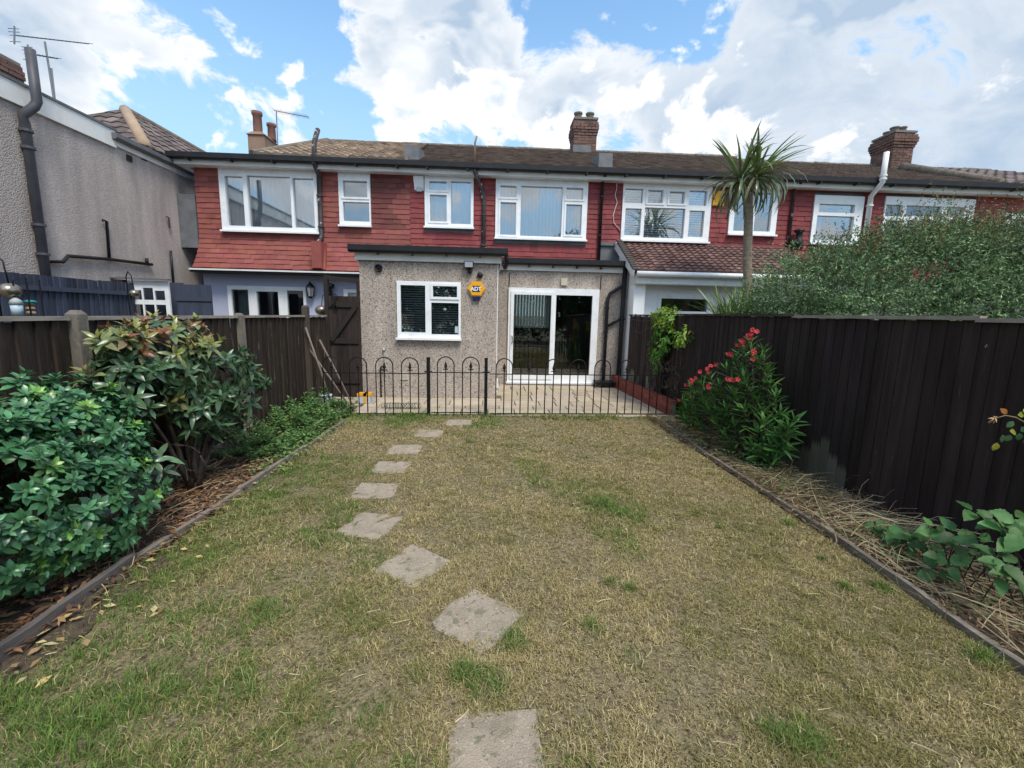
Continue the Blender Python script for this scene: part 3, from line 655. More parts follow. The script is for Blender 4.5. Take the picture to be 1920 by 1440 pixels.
# kitchen extension
KX0, KX1, KY, KZ = -2.43, .125, 8.5, 2.60
kw = rect(745, 528, 864, 634, KY)
MB().holes(KX0, KX1, 0, KZ, KY, KY + .25, [inner(kw, .015)]).build('kitchen_wall', K['dash'], hm)
MB().box(KX1 - .25, KX1, KY + .251, 10.36, 0, KZ).build('kitchen_wall', K['dash'], hm)
MB().box(KX0, KX0 + .25, KY + .251, Y0 - .02, 0, KZ).build('kitchen_wall', K['dash'], hm)
MB().box(KX1 - .012, KX1 + .006, KY - .006, KY + .012, .02, KZ).build('corner_bead', K['oldwhite'], hm)
room(hm, KX0 + .26, KX1 - .26, KY + .26, Y0 - .2, .02, 2.5, 'room')
fl = MB().box(KX0 - .08, KX1 + .08, KY - .14, Y0 - .035, KZ + .13, KZ + .20).build('flat_roof', K['lead'], hm)
MB().box(KX0 - .06, KX1 + .06, KY - .06, KY - .03, KZ - .02, KZ + .128).build('fascia', K['oldwhite'], fl)
MB().box(KX1 + .035, KX1 + .06, KY - .029, 10.2, KZ - .02, KZ + .128).build('fascia', K['oldwhite'], fl)
MB().box(KX0 - .06, KX0 - .035, KY - .029, Y0 - .05, KZ - .02, KZ + .128).build('fascia', K['oldwhite'], fl)
MB().poly([(KY - .20, KZ + .14), (KY - .17, KZ + .105), (KY - .09, KZ + .105), (KY - .062, KZ + .14), (KY - .062, KZ + .235), (KY - .20, KZ + .235)], 'x', KX0 - .14, KX1 + .17).build('gutter', K['black'], fl)
for i in range(4): MB().box(KX0 + .35 + .62 * i, KX0 + .38 + .62 * i, KY - .2, KY - .061, KZ + .075, KZ + .104).build('gutter_bracket', K['black'], fl)
mo = MB()                                    # clumps of moss on the felt edge
for i in range(60):
    x = random.uniform(KX0 - .1, KX1 + .1); s = random.uniform(.012, .03)
    mo.lathe(x, KY - .13 + random.uniform(-.03, .03), [(s, KZ + .225), (s * .8, KZ + .24), (s * .2, KZ + .252)], 6)
tag(mo.build('moss', K['ridge'], fl), kind='stuff')
pipe(hm, [(KX1 + .15, KY - .13, KZ + .12), (KX1 + .16, KY - .05, KZ + .0), (KX1 + .14, KY + .25, KZ - .06), (KX1 + .15, 10.1, KZ + .12)], .042, 'black', 'downpipe')
window(hm, (745, 528, 864, 634), [(752, 535, 798, 623), (812, 537, 857, 557), (809, 568, 860, 627)], KY, sash=(1,), dress='blindgrey', depth=.03)
# dining-room extension with the sliding door
DX0, DX1, DY, DZ = KX1, 3.02, 10.36, 2.66
dr = rect(952, 541, 1119, 716, DY)
MB().holes(DX0 - .25, DX1, 0, DZ, DY, DY + .25, [inner((dr[0], dr[1], .06, dr[3]), .015)]).build('dining_wall', K['dash'], hm)
MB().box(DX1 - .25, DX1, DY + .251, Y0 - .01, 0, DZ).build('dining_wall', K['dash'], hm)
fl2 = MB().box(DX0 + .09, DX1 + .06, DY - .12, Y0 - .035, DZ + .13, DZ + .20).build('flat_roof', K['lead'], hm)
MB().box(DX0 + .06, DX1 + .03, DY - .05, DY - .02, DZ - .01, DZ + .128).build('fascia', K['oldwhite'], fl2)
MB().poly([(DY - .18, DZ + .14), (DY - .15, DZ + .105), (DY - .08, DZ + .105), (DY - .052, DZ + .14), (DY - .052, DZ + .245), (DY - .18, DZ + .245)], 'x', DX0 + .12, DX1 + .12).build('gutter', K['black'], fl2)
for i in range(4): MB().box(DX0 + .7 + .55 * i, DX0 + .74 + .55 * i, DY - .18, DY - .051, DZ + .06, DZ + .104).build('gutter_bracket', K['black'], fl2)
sdz = dr[2]
sl = window(hm, dr, [rect(962, 553, 1031, 703, DY), rect(1040, 554, 1107, 703, DY)], DY, sill=True, pxl=False, gl='pane_dark', depth=.05, name='sliding_door')
p0 = rect(962, 553, 1031, 703, DY)
MB().holes(p0[0] - .07, p0[1] + .07, p0[2] - .09, p0[3] + .07, DY - .075, DY - .051, [p0]).build('sash', K['upvc'], sl)
hx = p0[0] - .035
MB().tube([(hx, DY - .078, 1.0), (hx + .03, DY - .125, 1.03), (hx + .03, DY - .125, 1.14), (hx, DY - .078, 1.17)], .013, 8).build('handle', K['greybox'], sl)
MB().box(hx - .022, hx + .022, DY - .083, DY - .076, .87, 1.2).build('handle_plate', K['upvc'], sl)
MB().box(DX0 + .25, dr[1] + .05, DY - .16, DY - .002, 0.005, max(.04, sdz - .045)).build('door_step', K['concrete'], hm)
bw = rect(958, 546, 1026, 612, 17.2)
room(hm, DX0 - .2, DX1 - .26, DY + .26, 17.3, .03, 2.55, 'room', [bw])
vb = MB(); x = bw[0]
while x < bw[1]:
    vb.add([(x, 17.1, bw[2] - .05), (x + .10, 17.14, bw[2] - .05), (x + .10, 17.14, bw[3] + .05), (x, 17.1, bw[3] + .05)], [(0, 1, 2, 3)]); x += .115
tag(vb.build('vertical_blind', K['vblind'], hm), kind='stuff')
MB().holes(PA, PB + .4, 0, 4.83, 17.42, 17.6, [bw]).build('wall', K['room'], hm)
# downpipes in the corner by the white house
pipe(hm, [(DX1 - .33, DY - .07, .02), (DX1 - .33, DY - .07, 2.05), (DX1 - .28, DY - .07, 2.18), (DX1 + .0, DY - .09, 2.36), (DX1 + .03, DY - .09, 2.45)], .04, 'black', 'downpipe', [(DX1 - .33, DY - .07, .5), (DX1 - .33, DY - .07, 1.3), (DX1 - .33, DY - .07, 1.85)])
pipe(hm, [(DX1 + .02, DY - .09, .02), (DX1 + .035, DY - .09, 2.76)], .05, 'black', 'soil_pipe', [(DX1 + .03, DY - .09, 1.6)])
pipe(hm, [(DX1 - .33, DY - .07, 1.42), (DX1 - .15, DY - .08, 1.52), (DX1 + .03, DY - .09, 1.62)], .03, 'black', 'branch_pipe', [(DX1 - .14, DY - .08, 1.53)])
for xx in (dr[0] + .0, dr[1] + .02): MB().box(xx, xx + .02, DY - .012, DY + .01, 2.28, 2.58).build('wall_strip', K['black'], hm)
MB().box(1.60, 1.74, DY - .05, DY + .01, 2.34, 2.5).build('vent_cover', K['beige'], hm)

# ------------------------------------------------------------------ white house on the right with the tiled lean-to
hr = thing('terraced_house', 'terraced house with white rendered lean-to under a plum pantile roof', 'house', ((PB + PC) / 2, Y0, 0))
r1 = rect(1165, 345, 1330, 453, Y0); r2 = rect(1366, 350, 1455, 441, Y0)
MB().holes(PB + .002, PC, 3.0, 4.83, Y0, Y0 + .25, [inner(r1), inner(r2)]).build('wall', K['lead'], hr)
hang_tiles(hr, PB, PC, 3.42, 4.83, [r1, r2], 'redB', yfM)
window(hr, (1165, 345, 1330, 453), [(1170, 355, 1204, 382), (1213, 358, 1241, 382), (1253, 361, 1281, 383), (1290, 359, 1323, 387), (1170, 392, 1200, 442), (1206, 391, 1281, 447), (1289, 396, 1317, 445)], Y0, sash=(1, 2), dress='blind', depth=.07)
window(hr, (1366, 350, 1455, 441), [(1375, 362, 1408, 434), (1413, 363, 1444, 435)], Y0, dress=None, depth=.07)
room(hr, PB + .1, PC - .1, Y0 + .26, Y0 + 1.9, 3.5, 4.8)
terrace_roof(hr, PB + .91, PC + .02, 'roofbrown', 0.115, 0.165, thick=.032)
gutter_run(hr, PB + .002, PC)
LT0, LT1, LY, LZE, LZT = 3.16, PC - .05, 9.75, 2.60, 3.44
flank = [(LY + .1, 0), (Y0 - .001, 0), (Y0 - .001, LZT - .05), (LY + .1, LZE + .0)]
MB().poly(flank, 'x', LT0, LT0 + .25).build('wall', K['whitewall'], hr)
lw = rect(1232, 552, 1330, 600, LY + .35); lw = (lw[0], lw[1], 1.3, lw[3])
MB().holes(LT0 + .251, LT1, 0, 2.5, LY + .35, LY + .55, [inner(lw)]).build('wall', K['whitewall'], hr)
window(hr, lw, [(lw[0] + .07, lw[1] - .07, lw[3] - .38, lw[3] - .1), (lw[0] + .07, lw[1] - .07, 1.36, lw[3] - .46)], LY + .35, sash=(), pxl=False, gl='pane_dark', dress=None)
room(hr, LT0 + .3, LT1 - .1, LY + .56, Y0 - .1, .1, 2.45)
MB().box(lw[0] + .05, lw[1] - .2, LY + .75, LY + .78, lw[3] - .33, lw[3] - .12).build('curtain', K['redbrown'], hr)
MB().box(LT0 - .02, LT1, LY - .06, LY + .40, LZE - .22, LZE - .05).build('eaves_box', K['upvc'], hr)
lr = MB().hexa([(LT0 - .1, LY - .12, LZE - .02), (LT1, LY - .12, LZE - .02), (LT1, Y0 - .03, LZT - .06), (LT0 - .1, Y0 - .03, LZT - .06), (LT0 - .1, LY - .12, LZE + .02), (LT1, LY - .12, LZE + .02), (LT1, Y0 - .03, LZT - .01), (LT0 - .1, Y0 - .03, LZT - .01)]).build('lean_to_roof', K['roofdeck'], hr)
roof_tiles('roof_tiles', lr, K['roofplum'], (LT0 - .06, LY - .14, LZE + .03), (LT1, LY - .14, LZE + .03), (LT1, Y0 - .03, LZT), (LT0 - .06, Y0 - .03, LZT), 0.155, 0.165, 0.036, 0.026, .2)
MB().bar((LT0 - .115, LY - .14, LZE - .02), (LT0 - .115, Y0 - .03, LZT - .05), .03, .16).build('barge_board', K['oldwhite'], lr)
vm_ = MB().box(-.07, .06, -.08, .1, -.012, .014).mesh('verge_tile', K['roofdeck'])
n = 14
for i in range(n):
    s = (i + .3) / n
    piece('verge_tile', vm_, Matrix.Translation((LT0 - .07, LY - .14 + (Y0 - LY) * s, LZE + .075 + (LZT - LZE) * s)) @ Matrix.Rotation(math.atan2(LZT - LZE, Y0 - LY) - .12, 4, 'X'), lr)
MB().tube([(LT0 - .05, LY - .17, LZE - .02), (LT1, LY - .17, LZE - .02)], .055, 10).build('gutter', K['upvc'], lr, True)
MB().box(PB, PC, Y0 - .05, Y0 - .0, 3.38, 3.46).build('flashing', K['lead'], hr)
pipe(hr, [(PC + .03, Y0 - .08, 3.5), (PC + .03, Y0 - .08, 4.85), (PC + .03, EY, 4.95)], .035, 'blackpeel', 'downpipe')
MB().lathe(PC + .2, Y0 - .2, [(.11, 3.4), (.11, 3.6), (.07, 3.66), (.07, 3.78), (.12, 3.82), (.12, 3.86)], 12).build('vent_cowl', K['black'], hr, True)
wr = [(PB + .28, EY + .1, 4.95), (PB + .33, Y0 - .05, 4.72), (PB + .30, Y0 - .05, 4.55), (PB + .36, Y0 - .05, 4.4), (PB + .28, Y0 - .05, 4.1), (PB + .30, Y0 - .05, 3.92), (PB + .5, Y0 - .06, 3.72)]
MB().tube(wr, .011, 6).build('cable', K['wire'], hr, True)

# ------------------------------------------------------------------ far right houses
hf = thing('terraced_house', 'terraced house with crimson hung tiles and big brick chimney behind the feathery shrub', 'house', ((PC + PD) / 2, Y0, 0))
f1 = rect(1520, 368, 1612, 458, Y0); f2 = rect(1651, 372, 1818, 460, Y0)
MB().holes(PC + .002, PD, 0, 4.83, Y0, Y0 + .25, [inner(f1), inner(f2)]).build('wall', K['lead'], hf)
hang_tiles(hf, PC, PD, 2.72, 4.83, [f1, f2], 'redB', yfM)
window(hf, (1520, 368, 1612, 458), [(1532, 384, 1599, 400), (1526, 406, 1595, 452)], Y0, dress=None, depth=.07)
window(hf, (1651, 372, 1818, 460), [(1656, 385, 1688, 407), (1694, 387, 1761, 407), (1770, 389, 1803, 409), (1656, 414, 1686, 455), (1694, 415, 1761, 455), (1770, 416, 1803, 456)], Y0, dress='net', depth=.07)
wavy(f1[0] + .1, f1[0] + .45, f1[2] + .1, f1[3] - .3, Y0 + .2, .03, .12).build('curtain', K['net'], hf, True)
room(hf, PC + .1, PD - .1, Y0 + .26, Y0 + 1.9, 3.1, 4.8)
RZ2 = 6.50
terrace_roof(hf, PC + .03, PD, 'roofbrown', 0.115, 0.165, thick=.032, rz=RZ2)
gutter_run(hf, PC + .002, PD)
ch = brick_stack(hf, 12.02, 12.66, 13.7, 14.5, 5.9, 7.30, .07)
pot(ch, 12.2, 13.95, 7.32, .12, .2, 'mortar'); pot(ch, 12.5, 14.0, 7.32, .10, .24, 'mortar'); pot(ch, 12.3, 14.3, 7.32, .12, .2, 'mortar')
wp = [(9.32, Y0 - .13, 2.8), (9.32, Y0 - .13, 4.72), (9.26, EY - .14, 4.95), (9.26, EY - .14, 5.62)]
pipe(hf, wp, .058, 'oldwhite', 'soil_pipe', [(9.32, Y0 - .13, 4.5), (9.27, EY - .13, 5.02), (9.27, EY - .13, 5.1)])
he = thing('terraced_house', 'end terraced house with hipped grey-brown tile roof beyond the big brick chimney', 'house', (PD + 2.5, Y0, 0))
e1 = rect(1876, 403, 1990, 462, Y0)
MB().holes(PD + .002, PD + 5.5, 0, 4.83, Y0, Y0 + .25, [inner(e1)]).build('wall', K['lead'], he)
hang_tiles(he, PD, PD + 3, 2.72, 4.83, [e1], 'redB', yfM, tintf=lambda x, z: (1.25, 1.2, 1.1))
window(he, e1, [(e1[0] + .12, e1[0] + .75, e1[2] + .1, e1[3] - .12), (e1[0] + .85, e1[1] - .1, e1[2] + .1, e1[3] - .12)], Y0, pxl=False, dress='net', depth=.07)
room(he, PD + .1, PD + 5.4, Y0 + .26, Y0 + 1.9, 3.1, 4.8)
terrace_roof(he, PD + .01, PD + 6.0, 'roofgrey', 0.30, 0.30, 0.035, rx=PD + 3.5, rz=RZ2, thick=.03)
gutter_run(he, PD + .002, PD + 5.7)
va = at_y(1620, 345, 10.9)
MB().tube([(PD + .1, EY + .02, 5.1), (PD - .3, 13.3, 6.2)], .11, 8).build('valley_tiles', K['ridge'], he, True)
MB().tube([(PD + .75, EY + .1, 5.08), (PD + 2.3, EY + .55, 5.42)], .13, 8).build('valley_tiles', K['ridge'], he, True)

# ------------------------------------------------------------------ the roughcast house at right angles on the left
hg = thing('roughcast_house', 'tall roughcast house side wall with white fascia and hipped brown roof', 'house', (-8.5, 8, 0))
GX = -7.3
MB().box(GX - 4.5, GX, -3.0, 11.95, 0, 4.72).build('wall', K['rough'], hg)
MB().box(GX - 4.5, GX - .15, 11.96, 22, 0, 4.72).build('wall', K['rough'], hg)
MB().box(GX + .001, GX + .05, -3.0, 9.5, 4.66, 4.97).build('fascia', K['oldwhite'], hg)
MB().box(GX - 4.4, GX + .07, -3.0, 9.52, 4.971, 5.01).build('flat_roof', K['lead'], hg)
MB().box(GX + .001, GX + .04, 9.52, 11.9, 4.70, 4.80).build('fascia', K['oldwhite'], hg)
MB().poly([(GX + .0, 4.82), (GX + .04, 4.80), (GX + .12, 4.80), (GX + .15, 4.83), (GX + .15, 4.91), (GX + .0, 4.91)], 'y', 9.4, 11.9).build('gutter', K['lead'], hg)
ex, ez, ay, az = GX + .08, 4.93, 12.17, 6.37
m = MB().add([(ex, 10.2, ez), (ex, 22, ez), (-9.0, 22, az), (-9.0, ay, az), (-10.8, 10.2, ez), (-10.8, 22, ez)], [(0, 1, 2, 3), (4, 0, 3), (5, 4, 3, 2)])
rg = m.build('roof', K['roofdeck'], hg)
roof_tiles('roof_tiles', rg, K['roofgrey'], (ex, 10.2, ez + .01), (ex, 22, ez + .01), (-9.0, 22, az + .01), (-9.0, ay, az + .01), .32, .30, .03, .03)
roof_tiles('roof_tiles', rg, K['roofgrey'], (-10.8, 10.2, ez + .01), (ex, 10.2, ez + .01), (-8.99, ay, az + .01), (-9.01, ay, az + .01), .32, .30, .03, .03)
MB().tube([(ex - .02, 10.25, ez + .03), (-9.0, ay, az + .02)], .12, 8).build('hip_tiles', K['hipsand'], rg, True)
MB().tube([(-9.0, ay, az + .02), (-9.0, 22, az + .02)], .10, 8).build('ridge_tiles', K['ridge'], rg, True)
ch = brick_stack(hg, -9.1, -8.3, 7.6, 8.9, 5.0, 5.75, .05)
pot(ch, -8.6, 8.0, 5.78, .16, .16); pot(ch, -8.6, 8.5, 5.78, .16, .16)
px_, py_ = GX + .08, 7.72
pipe(hg, [(px_ - .0, py_, .05), (px_, py_, 4.42), (px_ + .03, py_ - .05, 4.5), (px_ + .10, py_ + .08, 4.68), (px_ + .13, py_ + .1, 4.76), (px_ + .13, py_ + .1, 5.5)], .065, 'stackgrey', 'soil_stack', [(px_, py_, 4.3), (px_, py_, 4.05), (px_, py_, 2.9), (px_, py_, 2.45)])
pipe(hg, [(px_ - .02, 6.75, .05), (px_ - .02, 6.75, 3.6)], .06, 'stackgrey', 'soil_stack')
q = lambda x, y: at_x(x, y, GX + .05)
pipe(hg, [q(80, 455), q(84, 490), q(118, 491), q(128, 480), q(205, 486), q(285, 496)], .03, 'black', 'waste_pipe', [q(205, 486)])
pipe(hg, [q(193, 413), q(200, 415), q(205, 486)], .025, 'black', 'waste_pipe')
pipe(hg, [q(320, 470), q(325, 530)], .025, 'black', 'waste_pipe')
pipe(hg, [q(275, 484), q(276, 494)], .03, 'black', 'waste_pipe')
pipe(hg, [q(312, 406), q(317, 408), q(318, 428)], .018, 'lead', 'overflow_pipe')
for (x, y) in ((269, 295), (242, 297)): 
    c = at_x(x, y, GX); MB().box(GX - .01, GX + .012, c.y - .07, c.y + .07, c.z - .06, c.z + .06).build('vent_brick', K['roomdark'], hg)
aerial('tv_aerial', 'television aerial with long boom on a mast above the white fascia of the roughcast house', (-8.2, 9.4, 5.0), tuple(at_x(84, 78, -8.2)), (tuple(at_x(27, 66, -8.2)), tuple(at_x(166, 82, -8.2))), 18, back=True, el=.12)
b0, b1 = at_x(52, 100, -8.2), at_x(108, 110, -8.2)
aerial('tv_aerial', 'short lower television aerial beside the top of the grey soil stack', (-8.2, b0.y + .4, 5.0), (-8.2, b0.y + .42, b0.z - .03), (tuple(b0), tuple(b1)), 8, back=True, el=.1)
# ------------------------------------------------------------------ fences
def feather_board(w_, h_, mat, flip=1, thick=.020):
    a = w_ / 2                                # wedge section: thick edge laps over the thin edge of its neighbour
    m = MB(); th, tn = thick * flip, .007 * flip
    m.hexa([(0, -a, 0), (0, a, 0), (tn, a, 0), (th, -a, 0), (0, -a, h_), (0, a, h_), (tn, a, h_), (th, -a, h_)])
    return m.mesh('board', mat)
def fence_run(P0, P1, z0, z1, side, mat, label, group, cap='cap', pitch=.115, bw=.135, rails=True, name='lapped_fence', gravel=False, tintf=None, thick=.020, skew=.07, vary=.16, bare=None):
    """one panel of lapped vertical boards from P0 to P1 (xy); side = +1 boards face +x, -1 face -x"""
    a, b = Vector((P0[0], P0[1], 0)), Vector((P1[0], P1[1], 0)); L = (b - a).length; d = (b - a).normalized()
    ang = math.atan2(d.y, d.x) - math.pi / 2
    t = thing(name, label, 'fence', tuple((a + b) / 2), group)
    H = z1 - z0
    me = feather_board(bw, H, K[mat], side, thick)
    n = max(1, round(L / pitch)); 
    for i in range(n):
        s = (i + .5) / n; p = a.lerp(b, s); v = max(.5, random.gauss(1, vary))
        c = (v, v * random.uniform(.96, 1.03), v * random.uniform(.95, 1.04))
        if tintf: c = tuple(c[k] * tintf(p)[k] for k in range(3))
        M = Matrix.Translation((p.x, p.y, z0 + random.gauss(-.004, .006))) @ Matrix.Rotation(ang + side * skew + random.uniform(-.02, .02), 4, 'Z') @ Matrix.Rotation(random.gauss(0, .004), 4, 'X')
        piece('board', me, M, t, c)
    if bare:
        mb = feather_board(bw, H, K['fencebare'], side, thick)
        for ch in list(t.children):
            wy = ch.location.y + wl(t).y
            if bare[0] < wy < bare[1]: ch.data = mb
    nrm = Vector((math.cos(ang), math.sin(ang), 0)) * side
    if cap: MB().bar(a + Vector((0, 0, z1 + .012)) + nrm * .01, b + Vector((0, 0, z1 + .012)) + nrm * .01, .055, .028).build('capping', K[cap], t)
    if rails:
        for z in (z0 + .15, (z0 + z1) / 2, z1 - .15):
            MB().bar(a - nrm * .03 + Vector((0, 0, z)), b - nrm * .03 + Vector((0, 0, z)), .045, .07).build('rail', K[mat + '_plain'], t)
    if gravel: MB().bar(a + Vector((0, 0, z0 / 2 - .01)), b + Vector((0, 0, z0 / 2 - .01)), .045, z0 + .0).build('gravel_board', K['concrete'], t)
    return t
K['fence_plain'] = material('dark_rail', (0.026, 0.020, 0.018), None, .85); K['fenceL_plain'] = material('brown_rail', (0.07, 0.055, 0.045), None, .85); K['bluefence_plain'] = material('blue_rail', (0.05, 0.058, 0.09), None, .8)
LFX = -3.02
PY = [-.75, 1.30, 3.38, 5.50, 7.42, 8.38]
LAB = ['brown lapped board fence panel ahead of the glossy low shrub by the bare border end', 'brown lapped board fence panel beside the glossy rosette shrub', 'brown lapped board fence panel behind the large-leaved bronze tipped shrub', 'brown lapped board fence panel between leaning concrete post and dark timber post', 'short brown lapped fence panel beside the leaning wooden poles and side gate']
for i in range(5):
    fence_run((LFX, PY[i] + .06), (LFX, PY[i + 1] - .06), .16, 1.545, 1, 'fenceL', LAB[i], 'brown fence panels', gravel=True, pitch=.118 if i < 4 else .07, bw=.138 if i < 4 else .085)
def cpost(x, y, z, label, mat='concrete', s=.085, lean=0.0, group='fence posts', kind='fence_post'):
    t = MB(); h = s / 2
    t.hexa([(x - h, y - h, -.3), (x + h, y - h, -.3), (x + h, y + h, -.3), (x - h, y + h, -.3), (x - h + lean, y - h, z - .03), (x + h + lean, y - h, z - .03), (x + h + lean, y + h, z - .03), (x - h + lean, y + h, z - .03)])
    t.hexa([(x - h + lean, y - h, z - .03), (x + h + lean, y - h, z - .03), (x + h + lean, y + h, z - .03), (x - h + lean, y + h, z - .03), (x - h * .5 + lean, y - h * .5, z), (x + h * .5 + lean, y - h * .5, z), (x + h * .5 + lean, y + h * .5, z), (x - h * .5 + lean, y + h * .5, z)])
    return tag(t.build(kind, K[mat], None), label, 'fence post', group)
cpost(LFX + .03, PY[1], 1.60, 'concrete fence post hidden by the glossy rosette shrub')
cpost(LFX + .03, PY[2], 1.615, 'stout concrete fence post standing between the two left shrubs')
cpost(LFX + .03, PY[3], 1.60, 'pale leaning concrete fence post right of the large-leaved shrub', lean=-.015)
cpost(LFX + .02, PY[4], 1.73, 'dark timber fence post taller than the brown fence', 'fenceL_plain', .09)
# side gate between the fence and the kitchen
gt = thing('side_gate', 'dark wooden side gate in a post frame beside the pebbledash kitchen', 'gate', (-2.7, 8.42, 0))
me = MB().box(-.055, .055, -.012, .012, 0, 1.86).mesh('board', K['fence'])
for i in range(5): piece('board', me, Matrix.Translation((-2.93 + i * .112, 8.45, .06)), gt, [random.uniform(.8, 1.2)] * 3)
for z in (.3, 1.05, 1.72): MB().box(-2.98, -2.45, 8.41, 8.438, z, z + .1).build('ledge', K['fence_plain'], gt)
MB().bar((-2.95, 8.40, 1.1), (-2.5, 8.40, 1.72), .03, .08).build('brace', K['fence_plain'], gt)
MB().box(-3.06, -2.99, 8.42, 8.50, 0, 2.26).build('frame_post', K['fence_plain'], gt)
MB().box(-2.50, -2.435, 8.52, 8.58, 0, 2.2).build('frame_post', K['fence_plain'], gt)
MB().bar((-3.06, 8.46, 2.26), (-2.44, 8.55, 2.20), .06, .07).build('frame_head', K['fence_plain'], gt)
# right fence
def rfx(y): return 3.10 + (9.8 - y) * (.34 / 6.3)
RY_ = [-.6, 1.2, 3.0, 4.8, 6.6, 8.15, 9.80]
RL = ['dark stained fence panel behind the bramble at the border end', 'dark stained fence panel behind the bramble and dry grass', 'dark stained fence panel between oleander and bramble', 'dark stained fence panel right behind the oleander', 'dark stained fence panel left of the oleander under the climber', 'weathered grey-bottomed fence panel joining the white house']
def tintR(p): return (1.7, 1.65, 1.6) if p.y > 8.15 else (1, 1, 1)
for i in range(6):
    z1 = 1.70 if i < 5 else 1.685
    fence_run((rfx(RY_[i]), RY_[i] - .015), (rfx(RY_[i + 1]), RY_[i + 1] + .015), .02, z1 - .015 * (3 - min(i, 3)), -1, 'fence', RL[i], 'dark fence panels', cap=('cap' if i < 3 else 'capdark'), pitch=.118, bw=.134, tintf=tintR, thick=.011, skew=.025, vary=.22, bare=(3.95, 4.8) if i in (2, 3) else ((8.15, 9.9) if i == 5 else None))
for y, z, lb in ((8.15, 1.67, 'dark timber fence post under the climbing plant'),):
    cpost(rfx(y) - .03, y, z, lb, 'fence_plain', .08)
# neighbour's blue fence, white glazed door and the panel beyond it
blf = fence_run((-6.95, 4.2), (-6.95, 9.15), .05, 2.1, 1, 'bluefence', 'long blue-grey board fence in front of the roughcast wall', None, cap=None, pitch=.10, bw=.115)
MB().box(-6.94, -6.89, 4.2, 9.15, 1.86, 1.93).build('trim_rail', K['bluefence_plain'], blf)
ft = thing('board_fence', 'short blue-grey board fence panel beside the white glazed door', 'fence', (-5.9, 9.2, 0))
me = MB().box(-.05, .05, -.01, .01, 0, 2.05).mesh('board', K['bluefence'])
for i in range(7): piece('board', me, Matrix.Translation((-6.14 + i * .095, 9.2, .05)), ft, [random.uniform(.75, 1.1)] * 3)
MB().box(-6.2, -5.52, 9.17, 9.188, 1.78, 1.86).build('rail', K['bluefence_plain'], ft)
dt = thing('glazed_door', 'white panelled garden door with arched six-pane glazing in the blue fence', 'door', (-6.6, 9.15, 0))
d_ = rect(241, 527, 319, 590, 9.15); dx0, dx1, dtop = d_[0], d_[1], d_[3]
cw = (dx1 - dx0 - .22) / 3; hs = []
for c in range(3):
    for r_ in range(2):
        x0 = dx0 + .08 + c * (cw + .03); hs.append((x0, x0 + cw, dtop - .36 - r_ * .32, dtop - .13 - r_ * .32 - (.05 if (r_ == 0 and c != 1) else 0)))
MB().holes(dx0, dx1, .05, dtop, 9.13, 9.17, hs).build('door_leaf', K['upvc'], dt)
for h in hs: MB().box(h[0] - .005, h[1] + .005, 9.145, 9.155, h[2] - .005, h[3] + .005).build('pane', K['pane_dark'], dt)
MB().box(dx0 - .02, dx1 + .05, 9.45, 9.5, .05, dtop).build('backing_board', K['bluefence_plain'], dt)
MB().box(dx0 - .28, dx0 - .01, 9.06, 9.18, 0, dtop + .01).build('door_post', K['fence_plain'], dt)
MB().bar((dx0 - .4, 9.1, dtop + .05), (dx1 + .05, 9.1, dtop + .03), .1, .03).build('door_head', K['lead'], dt)

# ------------------------------------------------------------------ hooped iron railings and gate
IY = lambda x: 7.02 + (x + 2.35) * (.20 / 5.5)
def hoop_mesh(w_, z0, zs):
    pts = [(-w_ / 2, 0, z0), (-w_ / 2, 0, zs)] + [(-w_ / 2 * math.cos(t), 0, zs + w_ / 2 * math.sin(t)) for t in np.linspace(.25, math.pi - .25, 9)] + [(w_ / 2, 0, zs), (w_ / 2, 0, z0)]
    return MB().tube(pts, .0092, 6).mesh('hoop', K['iron'], True)
HOOP = hoop_mesh(.265, -.04, .82); BAR = MB().tube([(0, 0, -.04), (0, 0, .76)], .0088, 6).mesh('spear_bar', K['iron'])
SPK = MB().lathe(0, 0, [(.010, .735), (.018, .75), (.010, .765), (.027, .795), (.016, .835), (.001, .89)], 8).bar((-.042, 0, .752), (.042, 0, .752), .016, .014).mesh('finial', K['iron'])
PLAIN = MB().tube([(0, 0, -.04), (0, 0, .70)], .0088, 6).mesh('bar', K['iron'])
def railing(name, label, cat, x0, x1, hoops, zo=0.0, plain=()):
    xm = (x0 + x1) / 2; t = thing(name, label, cat, (xm, IY(xm), 0))
    for z in (.70, .045): MB().bar((x0, IY(x0), z + zo), (x1, IY(x1), z + zo), .022, .013).build('rail', K['iron'], t)
    for h in hoops:
        M = Matrix.Translation((h, IY(h), zo)) @ Matrix.Rotation(.036, 4, 'Z')
        piece('hoop', HOOP, M, t); piece('spear_bar', BAR, M, t); piece('finial', SPK, M, t)
    for h in plain: piece('bar', PLAIN, Matrix.Translation((h, IY(h), zo)), t)
    return t
hx = lambda px: at_y(px, 730, 7.1).x
railing('hooped_railing', 'black hooped iron railing between side gate and iron gate post', 'railing', hx(612), hx(800), [hx(627), hx(675), hx(723), hx(770)], -.01)
railing('garden_gate', 'low black hooped iron gate between its two square posts', 'gate', hx(809), hx(904), [hx(836), hx(882.5)], .012)
railing('hooped_railing', 'long black hooped iron railing in front of the sliding door', 'railing', hx(918), hx(1270), [hx(945 + 46.3 * i) for i in range(7)], -.005, plain=[hx(1258)])
for px, lb in ((804, 'square black iron gate post left of the hooped gate'), (911, 'square black iron gate post right of the hooped gate')):
    x = hx(px); y = IY(x)
    o = MB().box(x - .026, x + .026, y - .026, y + .026, -.2, .94).box(x - .03, x + .03, y - .03, y + .03, .94, .952).tube([(x - .06, y - .01, .72), (x + .06, y - .01, .72)], .014, 6).build('gate_post', K['iron'], None)
    tag(o, lb, 'gate post', 'iron gate posts')

